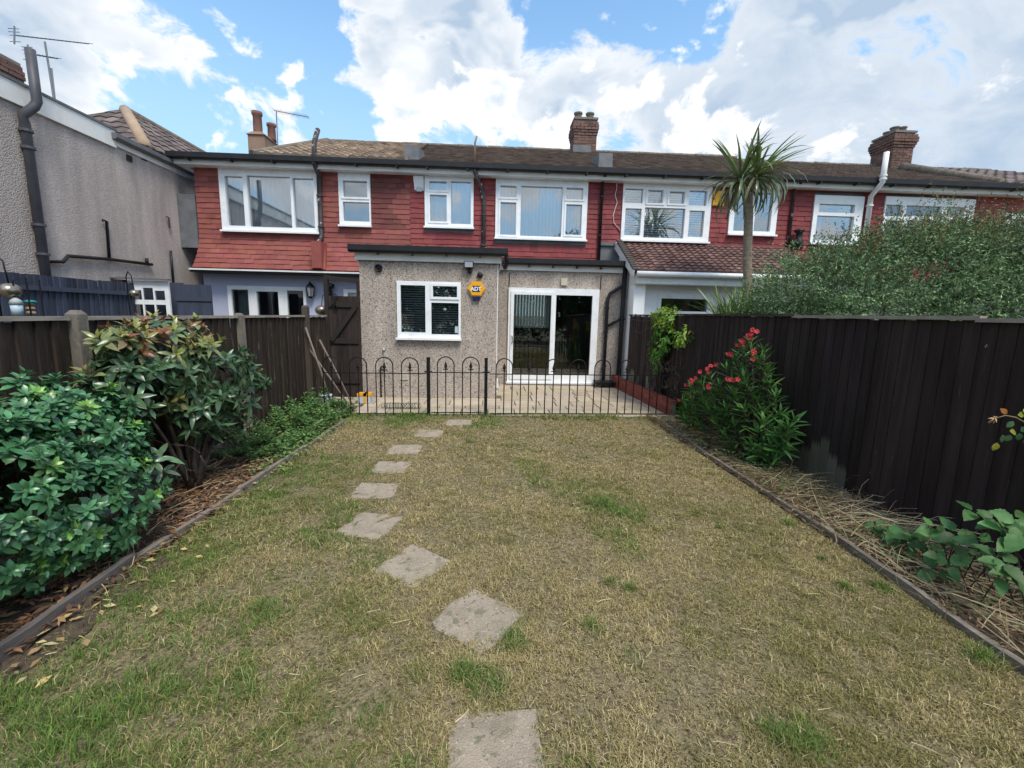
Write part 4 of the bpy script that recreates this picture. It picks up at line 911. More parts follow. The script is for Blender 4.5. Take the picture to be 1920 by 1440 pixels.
# ------------------------------------------------------------------ patio, low wall, stepping stones, edging
pt = sheet('patio', -3.0, 3.12, 7.06, 10.36, .004, K['joint'] if 'joint' in K else K['mortar'])
tag(pt, 'buff paved patio behind the hooped railings')
SLM = {}
def slab_piece(x0, x1, y0, y1):
    k = (round(x1 - x0, 2), round(y1 - y0, 2))
    if k not in SLM:
        a, b = k[0] / 2 - .006, k[1] / 2 - .006; e = .006
        SLM[k] = MB().hexa([(-a, -b, 0), (a, -b, 0), (a, b, 0), (-a, b, 0), (-a + e, -b + e, .022), (a - e, -b + e, .022), (a - e, b - e, .022), (-a + e, b - e, .022)]).mesh('paving_slab', K['paving'])
    v = random.gauss(1, .07)
    piece('paving_slab', SLM[k], Matrix.Translation(((x0 + x1) / 2, (y0 + y1) / 2, .006 + random.uniform(-.003, .003))) @ Matrix.Rotation(random.uniform(-.006, .006), 4, 'X'), pt, (v, v * random.uniform(.97, 1.02), v * random.uniform(.93, 1.03)))
y = 7.1; row = 0
while y < 10.3:
    dy = (.45, .3, .45, .6)[row % 4]; x = -2.98 + (0, .2, .35, .1)[row % 4] - .5
    while x < 3.05:
        dx = random.choice((.45, .6, .3, .6, .45)); a, b = max(x, -2.99), min(x + dx, 3.05)
        c, d = y, min(y + dy, 10.34)
        inside_kitchen = (a < KX1 and d > KY)
        if b - a > .08:
            if inside_kitchen and c < KY: slab_piece(a, b, c, KY)
            elif not inside_kitchen or a >= KX1 - .02: slab_piece(a, b, c, d)
            elif b > KX1: slab_piece(KX1, b, c, d)
        x += dx
    y += dy; row += 1
bwl = thing('low_brick_wall', 'low red painted brick wall edging the patio beside the dark fence', 'wall', (3.05, 8.7, 0))
A, B = Vector((2.93, 10.28, 0)), Vector((3.07, 7.12, 0)); dd = (B - A).normalized(); LEN = (B - A).length; ang = math.atan2(dd.y, dd.x)
MB().bar(A + Vector((0, 0, .125)), B + Vector((0, 0, .125)), .09, .248).build('mortar_core', K['mortar'], bwl)
bme = MB().box(-.1075, .1075, -.051, .051, -.0325, .0325).mesh('brick', K['redbrick'])
for r_ in range(4):
    s = -.1 if r_ % 2 else 0.0
    while s < LEN - .02:
        p, q = max(0, s), min(LEN, s + .215)
        if q - p > .05:
            c = A + dd * ((p + q) / 2); v = random.gauss(1, .13)
            piece('brick', bme, Matrix.Translation((c.x, c.y, .034 + r_ * .074)) @ Matrix.Rotation(ang + random.uniform(-.02, .02), 4, 'Z') @ Matrix.Diagonal(((q - p) / .215, 1, 1, 1)), bwl, (v, v * random.uniform(.9, 1.1), v))
        s += .225
# stepping stones: centre, half size, turn
SLB = ['concrete stepping stone, ninth and farthest from the iron gate', 'rough concrete stepping stone set diagonally, eighth from the iron gate', 'diamond-set concrete stepping stone, seventh from the iron gate', 'concrete stepping stone, sixth from the iron gate', 'concrete stepping stone, fifth from the iron gate', 'concrete stepping stone, fourth from the iron gate', 'concrete stepping stone, third from the iron gate', 'concrete stepping stone beside the green tuft, second from the iron gate', 'concrete stepping stone just before the iron gate']
STN = []
for i, (x, y, s, a) in enumerate([(.045, 1.45, .185, .03), (-.05, 2.20, .205, -.68), (-.49, 2.73, .20, -.62), (-.92, 3.29, .205, -.28), (-1.05, 3.97, .20, -.04), (-1.05, 4.62, .20, -.03), (-1.02, 5.25, .20, .02), (-.83, 5.98, .21, .0), (-.46, 6.62, .21, .03)]):
    n = 14; out = []; r2 = random.Random(i)
    for (ca, cb) in ((-1, -1), (1, -1), (1, 1), (-1, 1)):
        for k in range(5):
            f = k / 5; nx_, ny_ = {(-1, -1): (-1 + 2 * f, -1), (1, -1): (1, -1 + 2 * f), (1, 1): (1 - 2 * f, 1), (-1, 1): (-1, 1 - 2 * f)}[(ca, cb)]
            j = r2.uniform(.86, 1.0) if k else r2.uniform(.82, .95)
            out.append((nx_ * s * j, ny_ * s * j))
    ca, sa = math.cos(a), math.sin(a)
    out = [(x + p[0] * ca - p[1] * sa, y + p[0] * sa + p[1] * ca) for p in out]
    m = MB().poly(out, 'z', -.06, .006); nn = len(out)
    o = m.build('stepping_stone', K['slab'], None)
    tag(o, SLB[i], 'stepping stone', 'stepping stones'); STN.append((x, y, s, a))
def edging(label, pts, mats, width=.034, z1=.105):
    t = thing('lawn_edging', label, 'edging', (pts[0][0], pts[0][1], 0))
    for i in range(len(pts) - 1):
        a, b = Vector((pts[i][0], pts[i][1], (z1 + pts[i][2]) / 2 - .04)), Vector((pts[i + 1][0], pts[i + 1][1], (z1 + pts[i][2]) / 2 - .04))
        n = 7; m = MB(); hz = (z1 + pts[i][2] + .08) / 2; L = []
        for k in range(n + 1):
            p = a.lerp(b, k / n); ww = width / 2 * random.uniform(.88, 1.12); L.append((p.x - ww, p.x + ww, p.y, p.z - hz, p.z + hz + random.uniform(-.006, .006)))
        for k in range(n):
            q, r_ = L[k], L[k + 1]
            m.hexa([(q[0], q[2], q[3]), (q[1], q[2], q[3]), (r_[1], r_[2], r_[3]), (r_[0], r_[2], r_[3]), (q[0], q[2], q[4]), (q[1], q[2], q[4]), (r_[1], r_[2], r_[4]), (r_[0], r_[2], r_[4])])
        m.build('board', K[mats[i % len(mats)]], t)
    return t
edging('weathered timber lawn edging along the leafy border', [(-2.16, 6.55, 0.0), (-2.18, 5.2, .02), (-2.22, 3.86, 0), (-2.27, 2.75, .03), (-2.25, 1.2, .03), (-2.2, -.6, 0)], ['timber', 'timber', 'timber', 'timberdark', 'timberdark'], .038, .055)
edging('weathered timber lawn edging along the dry border under the dark fence', [(2.74, 6.98, 0), (2.64, 4.95, 0), (2.66, 3.2, .01), (2.60, 2.2, .0), (2.57, 1.0, .01), (2.56, -.6, 0)], ['timber'], .038, .045)

# ------------------------------------------------------------------ things fixed to the kitchen wall
def hexpts(cx, cz, rx, rz): return [(cx + rx * math.cos(math.pi / 3 * k), cz + rz * math.sin(math.pi / 3 * k)) for k in range(6)]
ac = at_y(893.5, 542, KY)
al = thing('alarm_box', 'yellow hexagonal burglar alarm box reading ADT on the kitchen wall', 'alarm box', (ac.x, KY, ac.z - .17))
MB().poly(hexpts(ac.x, ac.z, .165, .155), 'y', KY - .055, KY - .001).build('case', K['alarm'], al)
MB().poly(hexpts(ac.x, ac.z, .145, .135), 'y', KY - .066, KY - .054).build('cover', K['alarm'], al)
MB().hexa([(ac.x - .065, KY - .07, ac.z - .20), (ac.x + .065, KY - .07, ac.z - .20), (ac.x + .065, KY - .001, ac.z - .20), (ac.x - .065, KY - .001, ac.z - .20), (ac.x - .08, KY - .07, ac.z - .135), (ac.x + .08, KY - .07, ac.z - .135), (ac.x + .08, KY - .001, ac.z - .135), (ac.x - .08, KY - .001, ac.z - .135)]).build('strobe', K['navy'], al)
MB().box(ac.x - .078, ac.x + .066, KY - .069, KY - .0655, ac.z - .055, ac.z + .055).build('name_plate', K['navy'], al)
cu = bpy.data.curves.new('lettering', 'FONT'); cu.body = 'ADT'; cu.size = .098; cu.align_x = 'CENTER'; cu.align_y = 'CENTER'; cu.extrude = .002; cu.offset = .003
tmp = bpy.data.objects.new('lettering', cu); C.objects.link(tmp); bpy.context.view_layer.update()
lme = bpy.data.meshes.new_from_object(tmp.evaluated_get(bpy.context.evaluated_depsgraph_get())); bpy.data.objects.remove(tmp); lme.materials.clear(); lme.materials.append(K['white'])
lt = bpy.data.objects.new('lettering', lme); C.objects.link(lt)
lt.parent = al; lt.rotation_euler = (R(90), 0, 0); lt.location = (-.006, -.0715, .17 - .004)
c = at_y(879.5, 500, KY)
fl_ = thing('security_light', 'grey security floodlight under the kitchen eaves above the yellow alarm', 'light', (c.x, KY, c.z))
MB().box(c.x - .085, c.x + .085, KY - .12, KY - .015, c.z - .03, c.z + .085).build('lamp_housing', K['black'], fl_)
MB().add([(c.x - .072, KY - .122, c.z - .02), (c.x + .072, KY - .122, c.z - .02), (c.x + .072, KY - .124, c.z + .075), (c.x - .072, KY - .124, c.z + .075)], [(0, 1, 2, 3)]).build('lens', K['greybox'], fl_)
MB().lathe(c.x + .012, KY - .05, [(.02, c.z - .13), (.038, c.z - .12), (.038, c.z - .07), (.02, c.z - .03)], 10).build('sensor', K['black'], fl_, True)
MB().box(c.x - .02, c.x + .02, KY - .04, KY, c.z - .06, c.z + .04).build('bracket', K['black'], fl_)
c = at_y(900, 516, KY)
dc = MB().lathe(c.x, 0, [(.052, 0), (.055, .03), (.045, .06), (.02, .075), (.002, .078)], 14)
dc.v = [(p[0], KY - p[2], c.z + p[1]) for p in dc.v]
tag(dc.build('dome_lamp', K['black'], None, True), 'small round black dome fitting above the yellow alarm box', 'wall light')
c = at_y(710.5, 502.5, KY)
v = MB().lathe(c.x, 0, [(.068, 0), (.068, .05), (.055, .06), (.05, .03), (.02, .03), (.02, .045), (.002, .045)], 18)
v.v = [(p[0], KY - p[2], c.z + p[1]) for p in v.v]
tag(v.build('extractor_vent', K['black'], None, True), 'round black extractor vent high on the kitchen wall', 'vent')
c = at_y(758, 705, KY)
vg = thing('air_brick', 'beige louvred air vent low on the kitchen wall behind the railing', 'vent', (c.x, KY, c.z))
MB().holes(c.x - .075, c.x + .075, c.z - .07, c.z + .07, KY - .02, KY - .001, [(c.x - .06, c.x + .06, c.z - .055, c.z + .055)]).build('frame', K['beige'], vg)
for k in range(4): MB().hexa([(c.x - .06, KY - .02, c.z - .052 + k * .027), (c.x + .06, KY - .02, c.z - .052 + k * .027), (c.x + .06, KY - .004, c.z - .04 + k * .027), (c.x - .06, KY - .004, c.z - .04 + k * .027), (c.x - .06, KY - .02, c.z - .034 + k * .027), (c.x + .06, KY - .02, c.z - .034 + k * .027), (c.x + .06, KY - .004, c.z - .03 + k * .027), (c.x - .06, KY - .004, c.z - .03 + k * .027)]).build('louvre', K['beige'], vg)
c = at_y(714, 690, KY)
tp = thing('garden_tap', 'outdoor tap with upright pipe on the kitchen wall behind the railing', 'tap', (c.x, KY - .03, 0))
MB().tube([(c.x, KY - .025, .02), (c.x, KY - .025, c.z), (c.x + .02, KY - .03, c.z + .03), (c.x + .10, KY - .06, c.z + .03)], .014, 8).build('pipe', K['black'], tp, True)
MB().tube([(c.x + .09, KY - .06, c.z + .03), (c.x + .10, KY - .12, c.z + .03), (c.x + .10, KY - .13, c.z - .03)], .013, 8).tube([(c.x + .06, KY - .085, c.z + .07), (c.x + .14, KY - .085, c.z + .07)], .007, 6).build('spout', K['greybox'], tp, True)
q0 = at_y(720, 650, KY); 
MB().tube([(q0.x, KY - .02, c.z + .03), (q0.x + .004, KY - .02, c.z + .2), (q0.x + .002, KY - .02, q0.z)], .008, 6).lathe(q0.x, KY - .03, [(.02, q0.z - .08), (.03, q0.z - .06), (.02, q0.z - .03)], 8).build('hose_end', K['greybox'], tp, True)
# wall lantern, flue and scroll ornament on the lilac house
c = at_y(583, 547, Y0 - .1)
ln = thing('wall_lantern', 'black carriage lantern on the lilac wall by the french window', 'lantern', (c.x, Y0, c.z))
MB().lathe(c.x, Y0 - .14, [(.03, c.z - .16), (.06, c.z - .12), (.065, c.z - .11)], 6).lathe(c.x, Y0 - .14, [(.11, c.z + .10), (.08, c.z + .15), (.025, c.z + .2), (.02, c.z + .24)], 6).build('frame_caps', K['black'], ln)
MB().lathe(c.x, Y0 - .14, [(.06, c.z - .11), (.095, c.z + .10)], 6).build('glazing', K['greybox'], ln)
for k in range(6):
    t = math.pi / 3 * k; MB().bar((c.x + .062 * math.cos(t), Y0 - .14 + .062 * math.sin(t), c.z - .11), (c.x + .098 * math.cos(t), Y0 - .14 + .098 * math.sin(t), c.z + .1), .012, .012).build('glazing_bar', K['black'], ln)
MB().box(c.x - .04, c.x + .04, Y0 - .03, Y0, c.z - .1, c.z + .12).tube([(c.x, Y0 - .02, c.z - .08), (c.x, Y0 - .10, c.z - .16), (c.x, Y0 - .14, c.z - .15)], .012, 6).build('wall_bracket', K['black'], ln)
a = at_y(616, 590, Y0 - .2); b = at_y(611, 535, Y0 - .2)
fp = MB().tube([(a.x, Y0 - .12, 0.6), (a.x, Y0 - .12, b.z - .12), (a.x - .01, Y0 - .14, b.z - .04), (a.x + .06, Y0 - .18, b.z), (a.x + .12, Y0 - .22, b.z - .02)], .065, 10).lathe(a.x, Y0 - .12, [(.085, b.z - .2), (.085, b.z - .14)], 10).build('flue_pipe', K['black'], None, True)
tag(fp, 'black bent flue pipe on the lilac wall by the lantern', 'flue')
# globes and feeders hanging over the neighbour's side of the fence
def globe(px, py, X, r, label, hook):
    c = at_x(px, py, X); t = thing('garden_globe', label, 'ornament', (c.x, c.y, 0), 'hanging glass globes')
    n = 18; prof = [(max(.002, r * math.sin(a)), c.z - r * math.cos(a) * .86) for a in np.linspace(.02, math.pi - .02, 12)]
    m = MB().lathe(c.x, c.y, prof, n); m.v = [(c.x + (p[0] - c.x) * (1 + .05 * math.cos(9 * math.atan2(p[1] - c.y, p[0] - c.x))), c.y + (p[1] - c.y) * (1 + .05 * math.cos(9 * math.atan2(p[1] - c.y, p[0] - c.x))), p[2]) for p in m.v]
    m.build('globe', K['silverball'], t, True)
    MB().tube([(c.x + hook, c.y + .05, 0), (c.x + hook, c.y + .05, c.z + r + .16), (c.x + hook * .7, c.y + .04, c.z + r + .22), (c.x + hook * .2, c.y + .01, c.z + r + .17), (c.x, c.y, c.z + r * .8)], .007, 6).build('hook_pole', K['iron'], t, True)
globe(18, 545, -4.1, .075, 'tarnished glass globe hanging beside the bird feeders', -.15)
globe(252, 550, -4.6, .055, 'small silver glass globe hanging in front of the white glazed door', -.12)
globe(603, 582, -3.3, .115, 'ribbed silver glass globe hanging beside the black flue pipe', .14)
c = at_x(31, 575, -4.05); t = thing('bird_feeder', 'tubular bird feeder with grey cap hanging behind the brown fence', 'bird feeder', (c.x, c.y, 0))
MB().lathe(c.x, c.y, [(.035, c.z - .075), (.042, c.z + .02)], 10).build('tube', K['paleblue'], t, True); MB().lathe(c.x, c.y, [(.048, c.z + .02), (.035, c.z + .055), (.01, c.z + .075)], 10).build('cap', K['greytub'], t, True)
MB().tube([(c.x + .03, c.y + .08, 0), (c.x + .03, c.y + .08, c.z + .25), (c.x, c.y, c.z + .22), (c.x, c.y, c.z + .06)], .006, 6).build('hanger', K['iron'], t)
c = at_x(57, 578, -4.05); t = thing('bird_feeder', 'suet ball bird feeder with teal lid hanging behind the brown fence', 'bird feeder', (c.x, c.y, 0))
for k in range(3): MB().lathe(c.x, c.y, [(.005, c.z - .06 + k * .04), (.03, c.z - .05 + k * .04), (.034, c.z - .04 + k * .04), (.03, c.z - .03 + k * .04), (.005, c.z - .02 + k * .04)], 8).build('suet_ball', K['seed'], t, True)
MB().lathe(c.x, c.y, [(.052, c.z + .052), (.04, c.z + .066), (.01, c.z + .074)], 12).build('lid', K['teal'], t, True)
MB().tube([(c.x + .03, c.y + .08, 0), (c.x + .03, c.y + .08, c.z + .25), (c.x, c.y, c.z + .22), (c.x, c.y, c.z + .05)], .006, 6).build('hanger', K['iron'], t)
# scroll ornament between flue and gate
c = at_y(627, 567, 8.4)
sc = MB(); 
for s_ in (1, -1):
    sc.tube([(c.x + s_ * .0 + .07 * (1 - k / 14) * math.cos(k * .7) * s_, 8.40, c.z + s_ * .09 + .07 * (1 - k / 14) * math.sin(k * .7)) for k in range(13)], .008, 6)
sc.tube([(c.x, 8.4, c.z - .12), (c.x + .02, 8.4, c.z), (c.x, 8.4, c.z + .12)], .008, 6).tube([(c.x + .02, 8.4, c.z), (-3.02, 8.44, c.z)], .008, 6)
tag(sc.build('scroll_bracket', K['iron'], None, True), 'black iron scroll bracket on the side gate frame', 'bracket')
# white alarm box and yellow box on the upper walls
c = at_y(785, 345, Y0 - .05); t = thing('alarm_box', 'white alarm box between the two small upper windows', 'alarm box', (c.x, Y0, c.z - .2))
MB().hexa([(c.x - .10, Y0 - .03, c.z - .15), (c.x + .12, Y0 - .03, c.z - .15), (c.x + .12, Y0 - .01, c.z - .15), (c.x - .10, Y0 - .01, c.z - .15), (c.x - .12, Y0 - .11, c.z + .17), (c.x + .12, Y0 - .11, c.z + .17), (c.x + .12, Y0 - .01, c.z + .17), (c.x - .12, Y0 - .01, c.z + .17)]).build('case', K['upvc'], t)
MB().box(c.x - .05, c.x + .08, Y0 - .075, Y0 - .03, c.z - .17, c.z - .08).build('strobe', K['greybox'], t)
c = at_y(1345, 372, Y0 - .05); t = thing('alarm_box', 'plain orange-yellow alarm box half hidden by the palm leaves', 'alarm box', (c.x, Y0, c.z))
MB().box(c.x - .14, c.x + .16, Y0 - .08, Y0 - .02, c.z - .17, c.z + .17).build('case', K['alarm'], t)
MB().box(c.x - .12, c.x + .14, Y0 - .086, Y0 - .079, c.z - .15, c.z + .15).build('cover', K['alarm'], t)

# ------------------------------------------------------------------ loose things by the gate
for (x0, y0, x1, y1, Xa, lb) in ((573, 614, 625, 748, 0, 'long grey wooden pole leaning on the brown fence, highest of three'), (599, 637, 634, 730, 0, 'short grey wooden pole leaning on the brown fence, upright of three'), (580, 655, 645, 742, 0, 'slanting grey wooden pole crossing the other two leaning poles')):
    a = at_x(x0, y0, LFX + .05); b = at_y(x1, y1, a.y - .35 if x1 < 640 else a.y + .2); b = Vector((min(b.x, -2.45), b.y, 0.03))
    b.x = LFX + .05 + (.42 if x1 == 625 else .55 if x1 == 634 else .68)
    b.y = a.y - .1
    tag(MB().tube([b, a.lerp(b, .5) + Vector((.01, .0, 0)), a], [.014, .015, .016], 8).build('wooden_pole', K['wood'], None, True), lb, 'pole', 'leaning poles')
c = at_g(612, 758); t = thing('plastic_tub', 'grey lidded plastic tub in the corner by the leaning poles', 'tub', (c.x, c.y, 0))
MB().lathe(c.x, c.y, [(.085, .0), (.105, .16)], 14).build('tub', K['greytub'], t, True); MB().lathe(c.x, c.y, [(.115, .155), (.115, .175), (.1, .18), (.02, .185)], 14).build('lid', K['paleblue'], t, True)
c = at_g(686, 757); t = thing('storage_box', 'small orange and pale blue box at the kitchen corner', 'box', (c.x, c.y, 0))
MB().box(c.x - .12, c.x + .10, c.y - .08, c.y + .08, .03, .17).build('body', K['paleblue'], t); MB().box(c.x - .02, c.x + .035, c.y - .085, c.y + .085, .02, .2).box(c.x - .13, c.x + .11, c.y - .085, c.y + .085, .15, .2).build('strap', K['orange'], t)
c = at_g(748, 771); t = thing('wire_edging', 'green looped wire edging lying along the patio by the railing', 'edging', (c.x, 7.45, .03))
me = MB().tube([(.06 * math.cos(a), .012 * math.sin(2 * a), .055 + .055 * math.sin(a)) for a in np.linspace(-1.2, 4.3, 14)], .0045, 5).mesh('loop', K['green'], True)
for i in range(13): piece('loop', me, Matrix.Translation((-1.78 + i * .046, 7.45 + random.uniform(-.012, .012), .02)) @ Matrix.Rotation(random.uniform(-.5, .5), 4, 'Z'), t)
MB().tube([(-1.84, 7.45, .02), (-1.2, 7.46, .02)], .005, 5).tube([(-1.84, 7.46, .05), (-1.2, 7.45, .05)], .004, 5).build('base_wire', K['green'], t)
t = thing('drain_tray', 'black plastic tray under the downpipe by the sliding door', 'tray', (DX1 - .33, DY - .25, 0))
MB().hexa([(DX1 - .55, DY - .42, .03), (DX1 - .13, DY - .42, .03), (DX1 - .13, DY - .12, .03), (DX1 - .55, DY - .12, .03), (DX1 - .59, DY - .46, .10), (DX1 - .09, DY - .46, .10), (DX1 - .09, DY - .08, .10), (DX1 - .59, DY - .08, .10)]).build('tray', K['black'], t)
MB().holes(DX1 - .61, DX1 - .07, 0, .02, DY - .48, DY - .06, []).build('rim', K['black'], t)
t.children[1].location.z = .09

# ------------------------------------------------------------------ dining furniture seen through the sliding door
tb = thing('dining_table', 'dark round dining table inside behind the sliding door', 'table', (1.15, 12.6, .03))
MB().lathe(1.15, 12.6, [(.55, .74), (.56, .77), (.55, .78)], 24).build('tabletop', K['roomdark'], tb, True); MB().lathe(1.15, 12.6, [(.25, .03), (.06, .08), (.05, .7), (.12, .74)], 12).build('pedestal', K['roomdark'], tb, True)
def chair(x, y, rz, label):
    t = thing('dining_chair', label, 'chair', (x, y, .03), 'dining chairs'); ca, sa = math.cos(rz), math.sin(rz)
    P = lambda a, b, z: (x + a * ca - b * sa, y + a * sa + b * ca, z)
    sq = [P(-.21, -.21, 0), P(.21, -.21, 0), P(.21, .21, 0), P(-.21, .21, 0)]
    MB().hexa([(p[0], p[1], .46) for p in sq] + [(p[0], p[1], .52) for p in sq]).build('seat', K['tan'], t)
    for (a, b) in ((-.19, -.19), (.19, -.19), (.19, .19), (-.19, .19)): MB().tube([P(a, b, .03), P(a, b, .46)], .018, 8).build('leg', K['roomdark'], t)
    for a in (-.19, .19): MB().tube([P(a, .2, .46), P(a, .26, 1.15)], .018, 8).build('back_post', K['roomdark'], t)
    for a in (-.1, -.03, .04, .11): MB().tube([P(a, .205, .5), P(a, .26, 1.12)], .010, 6).build('back_slat', K['chrome'], t)
    MB().tube([P(-.19, .26, 1.13), P(.19, .26, 1.13)], .025, 8).build('top_rail', K['roomdark'], t)
chair(1.85, 11.6, math.pi, 'slat-backed dining chair inside the right half of the sliding door')
chair(.75, 11.75, math.pi + .3, 'slat-backed dining chair inside the left half of the sliding door')
lw_ = MB().box(.2, 2.7, 10.75, 10.80, .04, .30).build('floor_strip', K['redbrown'], None)  # plain red-brown box across the floor behind the glass
tag(lw_, 'low red-brown strip lying on the floor inside the sliding door', 'draught excluder')

# ------------------------------------------------------------------ window sticker and a small white meter box by the kitchen corner
q = rect(853, 612, 859, 624, KY); o = MB().box(q[0], q[1], KY - .008, KY - .0045, q[2], q[3]).build('window_sticker', K['paleblue'], None); tag(o, 'small pale blue sticker in the corner of the kitchen window', 'sticker')
o = MB().box(KX1 + .001, KX1 + .035, KY + .06, KY + .16, .22, .40).box(KX1 + .001, KX1 + .028, KY + .085, KY + .135, .14, .22).build('outlet_cover', K['upvc'], None); tag(o, 'small white outlet cover low on the kitchen return wall', 'outlet')
# ------------------------------------------------------------------ plants: helpers
def leaf_geo(L, Wd, fold=.25, droop=.25, n=4, peak=.45):
    vs = []; fs = []
    for i in range(n + 1):
        t = i / n; w_ = Wd / 2 * max(.04, math.sin(math.pi * min(1, (t / peak) * .5 if t < peak else .5 + (t - peak) / (1 - peak) * .5)) ** .8)
        y = L * t; z = -droop * L * t * t
        vs += [(-w_, y, z + w_ * fold), (0, y, z), (w_, y, z + w_ * fold)]
    for i in range(n):
        a = 3 * i; fs += [(a, a + 1, a + 4, a + 3), (a + 1, a + 2, a + 5, a + 4)]
    return np.array(vs), np.array(fs)
def leaf_matrix(p, d, nrm, s=1.0):
    d = d.normalized(); x = d.cross(nrm)
    if x.length < 1e-4: x = d.orthogonal()
    x.normalize(); z = x.cross(d)
    return Matrix(((x.x * s, d.x * s, z.x * s, p[0]), (x.y * s, d.y * s, z.y * s, p[1]), (x.z * s, d.z * s, z.z * s, p[2]), (0, 0, 0, 1)))
def rnd_unit():
    v = Vector(rng.standard_normal(3)); return v.normalized()
def leaf_set(parent, geos, items, mo='leafo', mj='leafj', keep=300, name='leaf', jname='foliage'):
    """items = (geo index, matrix, colour); the nearest `keep` become single leaves, the others one mass"""
    items = sorted(items, key=lambda q: (q[1].translation - EYEP).length)
    mes = []
    for (v, f) in geos:
        me = bpy.data.meshes.new(name); me.from_pydata(v.tolist(), [], f.tolist()); me.update(); me.polygons.foreach_set('use_smooth', [True] * len(me.polygons)); me.materials.append(K[mo]); mes.append(me)
    for g_, M, c in items[:keep]: piece(name, mes[g_], M, parent, c)
    rest = items[keep:]
    if rest:
        Vs, Fs, Cs, n0 = [], [], [], 0
        org = np.array(wl(parent))
        for gi, (v, f) in enumerate(geos):
            sel = [q for q in rest if q[0] == gi]
            if not sel: continue
            A = np.array([np.array(q[1]) for q in sel]); B = np.concatenate([v, np.ones((len(v), 1))], 1)
            V = np.einsum('kij,nj->kni', A, B)[:, :, :3].reshape(-1, 3); Vs.append(V)
            Fs.append((f[None] + (np.arange(len(sel)) * len(v))[:, None, None]).reshape(-1, f.shape[1]) + n0); n0 += len(V)
            Cs.append(np.repeat(np.array([q[2] for q in sel]), len(v), 0))
        o = link(jname, fast_mesh(jname, np.concatenate(Vs) - org, np.concatenate(Fs), K[mj], np.concatenate(Cs), True), tuple(org), parent)
        tag(o, kind='stuff')
def jit(c, s=.18, rgb=.06):
    t = max(.4, random.gauss(1, s)); return tuple(max(0, k * t * random.gauss(1, rgb)) for k in c)
def lerpc(a, b, t): return tuple(a[k] + (b[k] - a[k]) * t for k in range(3))
def branches(parent, base, tips, r0, mat='bark', name='stem'):
    base = Vector(base)
    for tp in tips:
        tp = Vector(tp); m_ = base.lerp(tp, .5) + Vector((random.uniform(-.06, .06), random.uniform(-.06, .06), .06))
        MB().tube([base + Vector((random.uniform(-.05, .05), random.uniform(-.05, .05), -.02)), base.lerp(m_, .6), m_, tp], [r0, r0 * .8, r0 * .55, r0 * .25], 6).build(name, K[mat], parent, True)
def rosette_items(p, axis, k, tiers, tilt, geo_n, colf, smin=.75, smax=1.15, size=1.0):
    out = []; axis = axis.normalized(); a = axis.orthogonal().normalized(); b = axis.cross(a); ph = random.uniform(0, 6.28)
    for t in range(tiers):
        f = t / max(1, tiers - 1)
        for i in range(k):
            th = ph + 2.4 * (t * k + i); el = tilt + (1 - f) * .0 - f * .75 + random.uniform(-.15, .15)
            d = (a * math.cos(th) + b * math.sin(th)) * math.sin(el) + axis * math.cos(el)
            q = p + axis * (f * .035 * size - .02) + rnd_unit() * .004
            out.append((random.randrange(geo_n), leaf_matrix(q, d, axis, size * random.uniform(smin, smax) * (1 - .35 * f)), colf(f)))
    return out
def surf_points(blobs, n, inner_=.75, zmin=.05, face=None):
    """points near the outside of a union of ellipsoids, with outward direction"""
    out = []; vol = [b[3] * b[4] + b[4] * b[5] + b[3] * b[5] for b in blobs]; tot = sum(vol)
    while len(out) < n:
        b = random.choices(blobs, vol)[0]; d = rnd_unit()
        if face is not None and d.dot(face) < -.35: continue
        r_ = random.uniform(inner_, 1.03)
        p = Vector((b[0] + d.x * b[3] * r_, b[1] + d.y * b[4] * r_, b[2] + d.z * b[5] * r_))
        if p.z < zmin: continue
        if any(((p.x - q[0]) / q[3]) ** 2 + ((p.y - q[1]) / q[4]) ** 2 + ((p.z - q[2]) / q[5]) ** 2 < inner_ ** 2 * .85 for q in blobs if q is not b): continue
        o = Vector((d.x / b[3], d.y / b[4], d.z / b[5])).normalized()
        out.append((p, o))
    return out

# ------------------------------------------------------------------ glossy rosette shrub, front left
sa = thing('shrub', 'glossy dark green shrub of leafy rosettes with lime young tips in the left border', 'shrub', (-2.7, 2.6, 0))
geosA = [leaf_geo(.078, .036, .20, .30, 4, .64), leaf_geo(.066, .030, .25, .5, 4, .62)]
blA = [(-2.72, 2.85, .72, .34, .50, .46), (-2.62, 2.35, .55, .38, .50, .50), (-2.52, 2.75, .42, .30, .50, .36), (-2.6, 3.0, .62, .24, .32, .30), (-2.7, 2.95, .92, .2, .26, .2), (-2.8, 2.72, 1.05, .16, .2, .18), (-2.58, 1.75, .45, .36, .45, .45)]
itA = []
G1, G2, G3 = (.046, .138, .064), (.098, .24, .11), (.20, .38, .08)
for p, o in surf_points(blA, 520, .70, .10, Vector((.62, -.62, .3))):
    young = random.random() < .11; ax = (o + Vector((0, 0, .55)) + rnd_unit() * .35)
    cf = (lambda f, y=young: jit(lerpc(G2, G3, .35 + .65 * f)) if y else jit(lerpc(G1, G2, random.random() * .7 + .4 * f)))
    itA += rosette_items(p, ax, 6, 3, 1.3, 2, cf, .8, 1.2, random.uniform(.85, 1.15))
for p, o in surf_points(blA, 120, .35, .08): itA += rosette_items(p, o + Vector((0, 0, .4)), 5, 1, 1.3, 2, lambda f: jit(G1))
leaf_set(sa, geosA, itA)
branches(sa, (-2.72, 2.6, 0), [(b[0], b[1], b[2]) for b in blA], .018)
